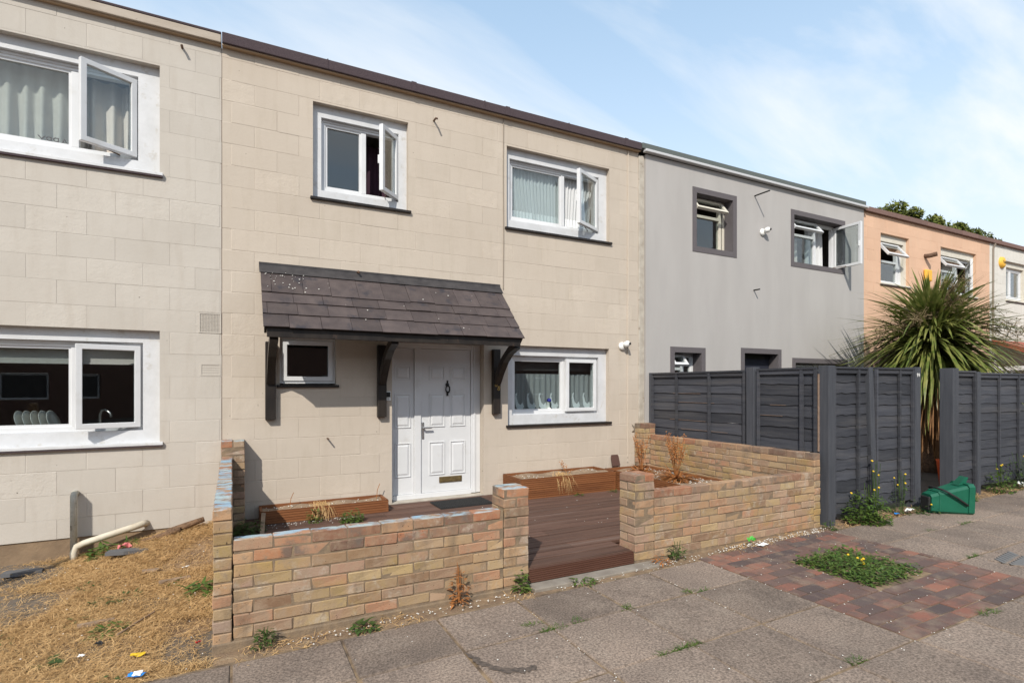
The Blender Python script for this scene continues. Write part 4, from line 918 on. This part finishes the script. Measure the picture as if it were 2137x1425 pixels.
# ------------------------------------------------------------------ dry yard
def straw(n, x0, x1, y0, y1, zf, mat, name, L0=.05, L1=.16, w=.0016, lift=.05, keep=None):
    vs, fs = [], []
    for k in range(n):
        x, y = random.uniform(x0, x1), random.uniform(y0, y1)
        if keep and not keep(x, y): continue
        a = random.gauss(.3, .9) + (math.pi if random.random() < .5 else 0); ln = random.uniform(L0, L1); el = abs(random.gauss(0, .22)); d = Vector((math.cos(a) * math.cos(el), math.sin(a) * math.cos(el), math.sin(el)))
        p = Vector((x, y, zf(x, y) + random.random() ** 2 * lift)); s = Vector((-math.sin(a), math.cos(a), random.uniform(-.6, .6))) * w * random.uniform(.7, 1.8); m = p + d * ln * .5 + Vector((0, 0, random.uniform(-.004, .012))); q = p + d * ln; q.z -= random.uniform(0, .02); o = len(vs)
        vs += [tuple(p - s), tuple(p + s), tuple(m + s), tuple(m - s), tuple(q)]; fs += [(o, o + 1, o + 2, o + 3), (o + 3, o + 2, o + 4)]
    b = B(); b.v, b.f = vs, fs; return b.obj(name, mat, kind='stuff', label='dry straw-coloured cut grass covering the yard' if name == 'dry_grass' else 'wisps of dry grass along the foot of the walls', cat='grass')
bare = lambda x, y: math.sin(x * 4.1 + 1.3 * math.sin(y * 3.2)) * math.cos(y * 3.7 + x) < .30 or random.random() < .22
straw(150000, -2.6, -.11, -3.02, -.02, yardz, 'straw', 'dry_grass', .025, .095, .0009, .03, keep=bare)
straw(2600, -.1, 10.6, -3.06, -2.83, lambda x, y: gz(x) - .015, 'straw', 'dry_grass_wisps', .03, .09, .0013, .02, keep=lambda x, y: not 2.05 < x < 3.2 and (math.sin(x * 3.1) + math.sin(x * 7.7) > .2 or x > 5.8))
def yz(x, y, dz=0): return (x, y, yardz(x, y) + dz)
B().box(-.035, .035, -.035, .035, 0, 1.38 + .16).obj('timber_post', 'wood', loc=(-1.93, -.84, -.16), label='timber post just past the left picture edge, shading the grass', cat='post', bevel=.008)
for (x, y, r, sx, lb) in ((-.86, -.42, 8, .34, 'flat grey stepping slab half buried in straw by the drain pipe'), (-1.62, -.36, 12, .28, 'flat grey stepping slab at the left edge of the yard')):
    B().add([(-.5, -.22, 0), (-.1, -.30, 0), (.45, -.2, 0), (.5, .12, 0), (.1, .3, 0), (-.42, .2, 0), (-.5, -.22, .03), (-.1, -.30, .032), (.45, -.2, .03), (.5, .12, .028), (.1, .3, .03), (-.42, .2, .03)], [(6, 7, 8, 9, 10, 11)] + [(i, (i + 1) % 6, 6 + (i + 1) % 6, 6 + i) for i in range(6)]).obj('stepping_slab', flat('slate_grey', (.12, .12, .125), .9), loc=yz(x, y, .022), rot=(R(-4), R(4), R(r)), scale=(sx, .30, 1), label=lb, cat='slab')
B().tube([(0, 0, 0), (.10, .16, .012), (.17, .29, .01)], [.008, .007, .006], 6).obj('stick', 'wood', loc=yz(-.66, -2.22, .03), label='thin bare stick lying across the dry grass', cat='stick')
def plank(name, x, y, l, w, r, mat, lb, cat):
    b = B(); n = 6; vs = []
    for i in range(n):
        t = i / (n - 1); vs += [(l * (t - .5), -w / 2 * random.uniform(.6, 1), 0), (l * (t - .5), w / 2 * random.uniform(.6, 1), 0), (l * (t - .5), -w / 2 * random.uniform(.5, .9), .018), (l * (t - .5), w / 2 * random.uniform(.5, .9), .02)]
    fs = [(0, 2, 3, 1), (4 * n - 4, 4 * n - 3, 4 * n - 1, 4 * n - 2)]
    for i in range(n - 1): a = 4 * i; c = a + 4; fs += [(a + 2, c + 2, c + 3, a + 3), (a, c, c + 2, a + 2), (a + 1, a + 3, c + 3, c + 1)]
    b.add(vs, fs).obj(name, mat, loc=yz(x, y, .018), rot=(0, R(3), R(r)), label=lb, cat=cat)
plank('bark_piece', -.82, -1.95, .20, .045, 14, 'wood', 'brown bark piece in the middle of the dry yard', 'bark')
plank('bark_piece', -.42, -1.30, .22, .05, 20, 'wood', 'reddish bark strip lying beside the side wall', 'bark')
plank('bark_piece', -.62, -1.0, .12, .05, 5, 'wood', 'small bark chip beyond the stick', 'bark')
for k, (p, lb) in enumerate((((-.42, -.16, .20), 'broken log end heaped in the corner by the wall'), ((-.62, -.20, .13), 'long dark root beside the corner heap'))):
    B().tube([(p[0] - .16, p[1] + .03, p[2] - .07), (p[0], p[1], p[2] - .03), (p[0] + .16, p[1] - .01, p[2] + .02)], [.02, .032, .026], 8).obj('log', 'trunk', smooth=True, label=lb, cat='log')
def rub(name, mat, loc, s, label, seed, cat='litter', fl=.35):
    """crumpled scrap: a bent sheet with thickness"""
    rn = random.Random(seed); n = 5; b = B(); s = (s[0] * .8, s[1] * .8); h = [[rn.uniform(0, fl) for i in range(n)] for j in range(n)]
    vs = [((i / (n - 1) - .5) * s[0] + rn.uniform(-.05, .05) * s[0], (j / (n - 1) - .5) * s[1] + rn.uniform(-.05, .05) * s[1], h[j][i] * min(s)) for j in range(n) for i in range(n)]
    vs += [(x, y, z - .0012) for x, y, z in vs]; m = n * n
    fs = [(j * n + i, j * n + i + 1, (j + 1) * n + i + 1, (j + 1) * n + i) for j in range(n - 1) for i in range(n - 1)]; fs += [tuple(m + q for q in f[::-1]) for f in fs]
    b.add(vs, fs); return b.obj(name, mat, loc=loc, rot=(0, 0, rn.uniform(-.5, .5)), label=label, cat=cat)
rub('plastic_bag', 'pink', yz(-.90, -.30, .03), (.13, .10), 'crumpled pink plastic bag below the drain pipe', 1, fl=.7)
rub('wrapper', 'yellow', yz(-.50, -2.62, .035), (.09, .055), 'torn yellow wrapper on the dry grass', 2)
bw_ = rub('wrapper', 'blue', yz(-.47, -2.92, .04), (.10, .06), 'blue and white wrapper at the pavement edge of the yard', 3, fl=.2)
rub('wrapper_stripe', 'paper', (0.01, 0, .006), (.05, .05), None, 4, cat=None).parent = bw_
for o in (bpy.data.objects['wrapper_stripe'],):
    if 'label' in o: del o['label']
    if 'category' in o: del o['category']
rub('wrapper', 'red', yz(-.19, -2.60, .03), (.035, .025), 'tiny red scrap near the wall corner', 5, fl=.8)
rub('bottle_cap', 'rubber', yz(-.74, -2.30, .02), (.05, .045), 'crushed black lump in the dry grass', 6, fl=.8)
rub('paper_scrap', 'paper', yz(-.80, -2.45, .035), (.04, .03), 'small white paper scrap beside the black lump', 7)
rub('paper_scrap', 'paper', yz(-.36, -1.06, .035), (.07, .018), 'narrow white paper strip near the side wall', 8)
rub('wrapper', 'lime', G_(4.45, -2.90, .015), (.085, .07), 'bright green crumpled wrapper at the foot of the right wall', 9, fl=.9)
rub('paper_sheet', 'paper', G_(4.47, -3.01, .010), (.16, .07), 'flat white paper on the brick paving by the wall', 10, fl=.12)
rub('paper_scrap', 'paper', G_(7.05, -2.98, .015), (.14, .08), 'crumpled white tissue beside the green caddy', 11, fl=.6)
rub('wrapper', 'blue', G_(6.78, -2.98, .015), (.10, .05), 'small blue wrapper among weeds by the fence', 12)
rub('paper_scrap', 'paper', G_(9.95, -2.98, .02), (.2, .12), 'white crumpled paper under the fence at far right', 13, fl=.7)
# ------------------------------------------------------------------ weeds
GW = 'weeds in the dry yard'
weed('weed', yz(-1.06, -.22), .13, .13, 110, 'leaf', 'green weed beneath the sloping drain pipe', leaf=.10, broad=1.1)
weed('weed', yz(-.86, -.16), .07, .10, 40, 'leaf', 'small weed behind the pink bag', leaf=.07)
weed('weed', yz(-.22, -1.62), .09, .10, 46, 'leaf', 'bright green weed against the outside of the side wall', leaf=.11)
weed('weed', yz(-.87, -1.52), .12, .05, 60, 'leafdark', 'low dark weed in the centre of the dry yard', leaf=.05)
weed('weed', yz(-.72, -1.45), .10, .05, 46, 'leafdark', 'low weed right of the yard centre', leaf=.05)
weed('weed', yz(-.72, -2.10), .11, .06, 70, 'leaf', 'green rosette weed left of the stick', leaf=.07)
weed('weed', yz(-.93, -1.85), .09, .05, 36, 'leafdark', 'sparse weed above the bark piece', leaf=.05)
weed('weed', yz(-.97, -2.45), .05, .04, 16, 'leafdark', 'broad-leaved weed near the bottom of the yard', leaf=.09, broad=2.2)
weed('weed', yz(-.60, -2.88), .06, .07, 24, 'leafdark', 'thin dark weed beside the blue wrapper', leaf=.06)
weed('weed', yz(-.44, -1.30), .06, .05, 24, 'leaf', 'small weed between bark strip and side wall', leaf=.06)
weed('weed', yz(-1.0, -1.10), .09, .05, 34, 'leafdark', 'faint weed patch in the upper yard', leaf=.05)
weed('weed', yz(-1.36, -1.95), .10, .06, 36, 'leafdark', 'greyish weed towards the left edge', leaf=.06)
weed('weed', G_(.17, -2.88), .065, .10, 85, 'leafdark', 'scruffy weed at the left foot of the front wall', leaf=.042, stems=5)
weed('weed', G_(.76, -2.93), .075, .045, 60, 'leafdark', 'flat spiky weed along the front wall', leaf=.065)
weed('dead_weed', G_(1.44, -2.86), .06, .24, 90, 'deadplant', 'dried brown weed standing against the front wall', leaf=.05, stems=6)
weed('weed', G_(1.95, -2.87), .055, .15, 60, 'leaf', 'leafy green weed at the gate end of the front wall', leaf=.055, broad=1.6)
weed('weed', G_(2.45, -2.97), .09, .03, 36, 'leaf', 'low weed in front of the deck step', leaf=.06)
weed('weed', G_(3.52, -2.87), .07, .13, 60, 'leafdark', 'small dark weed at the foot of the right wall', leaf=.06, stems=3)
weed('dead_weed', G_(3.30, -2.90), .06, .09, 44, 'deadplant', 'withered red-brown weed at the right gate pier', leaf=.05)
weed('weed', G_(5.60, -2.95), .08, .08, 50, 'leafdark', 'small weed at the right end of the right wall', leaf=.05, stems=3)
weed('weed', G_(6.22, -2.96), .23, .34, 620, 'leaf', 'bushy yellow-flowered weed against the leaning fence panel', flowers=3, leaf=.07, broad=1.25, stems=8)
weed('weed', G_(6.46, -2.93), .10, .55, 60, 'leafdark', 'tall stemmed weed with yellow flowers behind the bushy one', flowers=3, leaf=.05, stems=7)
weed('weed', G_(6.98, -2.94), .14, .40, 130, 'leafdark', 'straggly yellow-flowered weed left of the green caddy', flowers=4, leaf=.055, stems=9)
weed('weed', G_(7.2, -3.08), .13, .10, 70, 'leafdark', 'low weed in front of the green caddy', flowers=1, leaf=.06)
weed('weed', G_(8.42, -2.95), .12, .20, 110, 'leaf', 'weed at the right gate post', leaf=.08, stems=5)
weed('weed', G_(9.40, -2.95), .16, .32, 190, 'leaf', 'light green weed below the right fence with yellow flowers', flowers=3, leaf=.08, stems=6)
weed('weed', G_(10.1, -2.98), .32, .40, 420, 'leafdark', 'wide weedy clump at the far right fence foot', flowers=6, leaf=.075, stems=14)
weed('weed', (4.645, -3.78, gz(4.6) - .02), .34, .10, 2600, 'leaf', 'square patch of green weeds in the brick paving', flowers=5, leaf=.055, broad=1.1, stems=6, rect=(.355, .325))
for (x, y, ra, n, lb) in ((1.72, -3.42, .07, 60, 'grass tuft on the slab corner before the gateway'), (1.82, -3.53, .09, 50, 'grass strip in the slab joint near the tuft'), (2.02, -3.52, .05, 30, 'little grass tuft right of the slab corner'), (2.44, -3.50, .06, 34, 'small tuft in the joint ahead of the step'), (3.02, -3.49, .05, 30, 'small tuft left of the brick paving'), (3.12, -3.53, .05, 26, 'tiny tuft at a slab corner left of the brick paving'), (2.28, -4.11, .11, 60, 'grass growing in the near slab joint'), (2.42, -4.11, .10, 60, 'longer grass further along the near slab joint'), (3.10, -4.68, .06, 36, 'grass tuft in the nearest slab joint'), (4.50, -4.73, .09, 60, 'grass tuft at the near edge of the brick paving'), (5.80, -4.11, .09, 50, 'tuft beside the metal drain cover'), (7.05, -3.54, .12, 60, 'grass tuft in front of the green caddy'), (6.4, -3.5, .08, 30, 'thin tuft on the pavement past the weed bush')):
    vs, fs = [], []
    for k in range(int(n * 2.2)): a = random.uniform(0, 6.283); blade(vs, fs, (random.uniform(-ra, ra), random.gauss(0, .012), 0), (math.cos(a), math.sin(a), random.uniform(.3, 1.4)), (0, 0, 1), random.uniform(.02, .055), .0028, .6, 2)
    b = B(); b.v, b.f = vs, fs; b.obj('grass_tuft', 'leaf', loc=G_(x, y, -.008), label=lb, cat='grass tuft')
# plants on the deck
weed('weed', (.14, -.62, .135), .14, .14, 260, 'leafdark', 'dark shaded weed in the corner behind the side wall', leaf=.07)
weed('weed', (.76, -.46, .142), .07, .16, 90, 'leaf', 'small upright weed in front of the low planter', leaf=.05)
weed('weed', (1.12, -.62, .142), .11, .15, 200, 'leaf', 'bushy green weed on the deck behind the front wall', leaf=.05, broad=1.5)
weed('weed', (4.02, -.60, .142), .06, .05, 26, 'leaf', 'tiny weed at the base of the planter under the window', leaf=.05)
weed('weed', (4.55, -.62, .142), .06, .04, 20, 'leaf', 'tiny weed at the planter corner', leaf=.05)
def dead(name, loc, label, n, L_, up, seedst=0, w=.010, mat='deadplant', cat='dead plant'):
    vs, fs = [], []
    for k in range(n): a = random.uniform(0, 6.283); blade(vs, fs, (random.gauss(0, .04), random.gauss(0, .04), 0), (math.cos(a), math.sin(a), random.uniform(.1, up)), (0, 0, 1), random.uniform(.5, 1) * L_, w, random.uniform(.5, 1.6), 5)
    b = B(); b.v, b.f = vs, fs
    for k in range(seedst):
        a = random.uniform(0, 6.283); h = random.uniform(.7, 1.1) * L_ * 1.3; t = Vector((math.cos(a) * .12, math.sin(a) * .12, h)); b.tube([(0, 0, 0), t], .003, 4, False)
        for m in range(46):
            c = t * random.uniform(.45, 1) + Vector((random.gauss(0, .02), random.gauss(0, .02), random.gauss(0, .02))); s = .012; e = Vector((random.gauss(0, 1), random.gauss(0, 1), random.gauss(0, 1))).normalized(); f = e.orthogonal().normalized()
            b.add([tuple(c - e * s), tuple(c + f * s * .6), tuple(c + e * s), tuple(c - f * s * .6)], [(0, 1, 2, 3)])
    return b.obj(name, mat, loc=loc, label=label, cat=cat)
dead('dead_plant', (5.05, -.62, .375), 'smaller clump of dead rust-brown leaves in the long planter', 190, .36, .8, 9)
dead('dead_plant', (5.05, -1.28, .375), 'larger dead rust-brown clump with dry seed heads in the long planter', 320, .42, .85, 16)
dead('dead_plant', (4.06, -.25, .375), 'single withered stalk in the planter under the window', 6, .10, 2, 1, cat='dead plant')
def drape(x, y, z, lb, w=.14):
    vs, fs = [], []
    for k in range(80): blade(vs, fs, (x + random.gauss(0, w * .38), y + random.uniform(.0, .2), z + random.uniform(0, .03)), (random.gauss(.1, .5), -1, random.uniform(.0, .35)), (0, 0, 1), random.uniform(.16, .34), .003, random.uniform(1.6, 3.2), 6)
    b = B(); b.v, b.f = vs, fs; b.obj('dry_grass_clump', 'straw', label=lb, cat='grass clump')
drape(.86, -.33, .275, 'dry grass clump hanging over the low planter'); drape(3.86, -.49, .40, 'dry grass clump hanging over the planter under the window', .16)
st = B()
for (x, y, h) in ((.55, -.15, .16), (1.50, -.1, .17)): st.tube([(x, y, .25), (x + .012, y, .25 + h * .6), (x + .04, y, .25 + h)], .004, 4, False)
st.obj('dry_stalks', 'deadplant', label='bare dry stalks sticking out of the low planter', cat='dead plant')
# white decorative stones scattered everywhere: too small and many to be things
ps = []; pf = []
def peb(x, y, z, s):
    o = len(ps); q = [random.uniform(.6, 1.2) for _ in range(6)]
    ps.extend([(x + s * q[0], y, z + s * .5), (x - s * q[1], y, z + s * .5), (x, y + s * q[2], z + s * .5), (x, y - s * q[3], z + s * .5), (x, y, z + s * (.7 + q[4] * .4)), (x, y, z)])
    pf.extend([(o, o + 2, o + 4), (o + 2, o + 1, o + 4), (o + 1, o + 3, o + 4), (o + 3, o, o + 4), (o + 2, o, o + 5), (o + 1, o + 2, o + 5), (o + 3, o + 1, o + 5), (o, o + 3, o + 5)])
for k in range(150): x = random.uniform(0, 10); y = random.uniform(-4.8, -3.05); peb(x, y, gz(x) + .001, random.uniform(.003, .0065))
for k in range(520): x = random.choice((random.uniform(.3, 3.4), random.uniform(3.3, 5.7), random.uniform(4, 5.6))); y = -2.83 - abs(random.gauss(0, .07)) - .03; peb(x, y, gz(x) - .012, random.uniform(.004, .009))
for k in range(60): x = random.uniform(3.66, 5.5); y = -4.70 + .1075 * random.randrange(0, 16) + random.gauss(0, .004); peb(x, y, gz(x) - .004, random.uniform(.003, .006))
for k in range(90): x = random.choice(xe[10:17]) + random.gauss(0, .008); peb(x, random.uniform(-4.4, -3.05), gz(x) - .006, random.uniform(.003, .006))
for k in range(60): peb(random.uniform(.3, 1.2), -.40 - abs(random.gauss(0, .08)), .141, random.uniform(.004, .009))
for k in range(24): peb(random.uniform(2.2, 4.7), random.uniform(-2.2, -.65), .141, random.uniform(.004, .007))
for k in range(330): peb(random.uniform(4.75, 5.40), random.uniform(-2.2, -.4), .372, random.uniform(.007, .014))
for k in range(60): peb(random.uniform(.32, 1.5), random.uniform(-.32, -.06), .246, random.uniform(.006, .012))
for k in range(30): peb(random.choice((random.uniform(3.25, 3.8), random.uniform(4.0, 4.6))), random.uniform(-.47, -.06), .370, random.uniform(.006, .012))
for k in range(60): x = random.uniform(-1.5, -.15); y = random.uniform(-2.95, -.3); peb(x, y, yardz(x, y) + .03, random.uniform(.004, .007))
b = B(); b.v, b.f = ps, pf; b.obj('white_pebbles', 'pebble', kind='stuff', label='white decorative stones scattered over ground and planters', cat='pebbles')

# ------------------------------------------------------------------ green food caddy lying on its side
bn = empty('food_caddy', (7.42, -3.17, gz(7.4)), label='green plastic food waste caddy lying on its side by the gateway', cat='bin'); bn.rotation_euler = (0, R(2), R(-30)); bn.scale = (.9, .9, .9)
def taper(b, l0, l1, hw0, hh0, hw1, hh1, ch=.03, cap=True):
    def sec(x, w, h): return [(x, -w + ch, 0), (x, w - ch, 0), (x, w, ch), (x, w, 2 * h - ch), (x, w - ch, 2 * h), (x, -w + ch, 2 * h), (x, -w, 2 * h - ch), (x, -w, ch)]
    vs = sec(l0, hw0, hh0) + sec(l1, hw1, hh1); fs = [(i, (i + 1) % 8, 8 + (i + 1) % 8, 8 + i) for i in range(8)]
    if cap: fs.append(tuple(range(8))[::-1])
    return b.add(vs, fs)
bb = B(); taper(bb, -.24, -.15, .10, .115, .118, .132); taper(bb, -.15, .17, .118, .132, .158, .185, cap=False); taper(bb, -.158, -.142, .122, .137, .126, .142)
body = bb.obj('body', 'bin', bn)
rm = B(); taper(rm, .17, .235, .172, .195, .178, .20, .035); rmo = rm.obj('rim', 'bin', bn)
inn = B(); taper(inn, .20, .236, .16, .185, .165, .19, .03); inn.obj('lid', 'bin', bn, loc=(.012, 0, .006))
B().add([(.11, -.06, .36), (.20, -.06, .385), (.235, -.06, .47), (.215, -.06, .475), (.11, .06, .36), (.20, .06, .385), (.235, .06, .47), (.215, .06, .475)], [(0, 1, 2, 3), (7, 6, 5, 4), (0, 4, 5, 1), (1, 5, 6, 2), (2, 6, 7, 3), (3, 7, 4, 0)]).obj('hinge_flap', 'bin', bn)
B().tube([(.15, -.183, .13), (.02, -.175, .22), (-.09, -.16, .285), (-.12, -.12, .305), (-.125, 0, .312), (-.12, .12, .305), (-.09, .16, .285), (.15, .183, .13)], .013, 8).obj('handle', 'rubber', bn, smooth=True)
B().box(-.262, -.235, -.08, .08, .03, .20).obj('base_recess', 'rubber', bn, bevel=.012)
bk = B().lathe([(0, 0), (.13, 0), (.17, .40), (.18, .42), (.165, .42), (.125, .02), (0, .02)], 18, Matrix.Translation((9.36, -2.38, .06))); bk.obj('bucket', 'orange', label='orange tub rim just visible inside the gateway', cat='bucket', smooth=True)
dc = empty('drain_cover', (5.98, -4.33, gz(5.98) + .002), label='small grey patterned drain cover set in the pavement', cat='drain cover'); dc.rotation_euler = (0, -.0125, R(6))
B().box(-.20, .20, -.13, .13, -.03, .004).obj('plate', 'slab', dc, bevel=.003)
for k in range(7):
    for s in (-1, 1): B().box(-.055, .055, -.016, .016, .004, .010).obj('rib', flat('cover_grey', (.15, .145, .14), .7) if k + s == -1 else bpy.data.materials['cover_grey'], dc, loc=(-.165 + k * .055, s * .055, 0), rot=(0, 0, R(45 * s)))

# ------------------------------------------------------------------ behind the glass
curtain('curtain', -2.6, -1.30, 3.78, 4.66, .30, 'curtain', 'pale curtain behind the fixed pane of the upper left window', 9, .04, gather=.3)
curtain('curtain', -1.33, -.80, 3.78, 4.66, .34, 'curtain', 'pale curtain behind the open casement of the upper left window', 4, .05)
text_mesh('banner', 'HAPPY', .105, 'rust', None, (-1.50, .19, 3.925), (R(90), 0, R(180)), .003, label='dark party banner letters seen reversed in the upper left window', cat='banner')
B().box(-2.6, -.75, .225, .235, 1.80, 2.02).box(-2.6, -.75, .22, .24, 1.785, 1.80).obj('roller_blind', 'blind', label='pale roller blind part drawn in the lower left window', cat='blind')
rk = empty('dish_rack', (-1.83, .36, 1.06), label='plates stacked in a rack in the lower left window', cat='dish rack')
for k in range(5): B().lathe([(0, 0), (.07, .004), (.115, .018), (.118, .022), (.07, .010), (0, .006)], 20, Matrix.Translation((k * .06, 0, .15)) @ Matrix.Rotation(R(70), 4, 'Y') @ Matrix.Rotation(R(10), 4, 'X')).obj('plate', 'porcelain', rk, smooth=True)
B().box(-.12, .36, -.10, .10, 0, .02).obj('tray', 'rubber', rk)
B().box(-2.6, -.75, .27, .80, 1.0, 1.05).obj('kitchen_worktop', 'blind', HL)
B().tube([(-1.22, .45, 1.05), (-1.22, .45, 1.27), (-1.20, .42, 1.32), (-1.16, .38, 1.325), (-1.12, .36, 1.29), (-1.11, .355, 1.25)], .011, 8).obj('tap', 'steel', smooth=True, label='curved chrome tap behind the lower left casement', cat='tap')
curtain('net_curtain', 3.40, 4.86, 3.90, 4.62, .235, 'net', 'white net curtain in the upper right window of the cream house', 26, .018, 200, gather=1.2)
curtain('lace_hem', 3.40, 4.86, 3.80, 4.02, .228, 'lace', 'scalloped lace hem', 26, .018, 200, scal=.07).parent = bpy.data.objects['net_curtain']
for k in ('label', 'category'): del bpy.data.objects['lace_hem'][k]
B().box(3.42, 4.84, .25, .262, 1.78, 2.0).obj('window_blind', 'darkblind', label='dark slatted blind above the net in the lower right window', cat='blind')
for k in range(6): B().box(3.42, 4.84, .238, .25, 1.79 + k * .035, 1.808 + k * .035).obj('slat', 'darkblind', bpy.data.objects['window_blind'])
nc = curtain('net_curtain', 3.40, 4.86, 1.15, 1.74, .235, 'voile', 'white half net with swan pattern in the lower right window', 17, .014, 200); nc.name = 'cafe_net_curtain'
for k in range(7):       # swan motifs woven densely into the net
    x = 3.56 + k * .19; sw = B(); pts = [(x, .215, 1.22), (x + .05, .215, 1.22), (x + .085, .215, 1.28), (x + .06, .215, 1.34), (x + .03, .215, 1.30), (x - .01, .215, 1.33), (x - .035, .215, 1.42), (x - .02, .215, 1.47), (x - .05, .215, 1.46), (x - .06, .215, 1.40), (x - .045, .215, 1.28)]
    sw.add(pts, [tuple(range(len(pts)))]); sw.obj('swan_motif', 'lace', nc)
gs = empty('goose_ornament', (4.03, .19, 1.145), label='white china goose with blue bow on the lower right window sill', cat='ornament')
B().lathe([(0, 0), (.045, .005), (.062, .05), (.05, .09), (.025, .12), (.018, .16), (.022, .19), (.018, .21), (0, .22)], 14).obj('body', 'porcelain', gs, smooth=True)
B().lathe([(0, 0), (.03, .01), (.034, .03), (.02, .055), (0, .06)], 12, Matrix.Translation((.005, -.01, .19))).obj('bonnet', 'navy', gs, smooth=True)
for s in (-1, 1): B().lathe([(0, 0), (.03, .008), (.04, .03), (.03, .055), (0, .06)], 10, Matrix.Translation((s * .06, -.01, .0))).obj('gosling', 'porcelain', gs, smooth=True)
curtain('curtain', 9.95, 10.5, 3.86, 4.66, .30, 'net', 'white curtain in the open right-hand upper window of the grey house', 5, .03)
curtain('curtain', 9.2, 9.75, 3.86, 4.40, .32, 'curtain', 'pale curtain behind the fixed pane of the grey house', 5, .03)
curtain('curtain', 15.15, 15.9, 3.76, 4.55, .34, 'curtain', 'grey curtain in the peach house window', 5, .03)
curtain('curtain', 1.47, 1.78, 3.85, 4.6, .45, flat('plum_cloth', (.05, .022, .035), .9), 'dark plum curtain behind the small open casement', 3, .03)
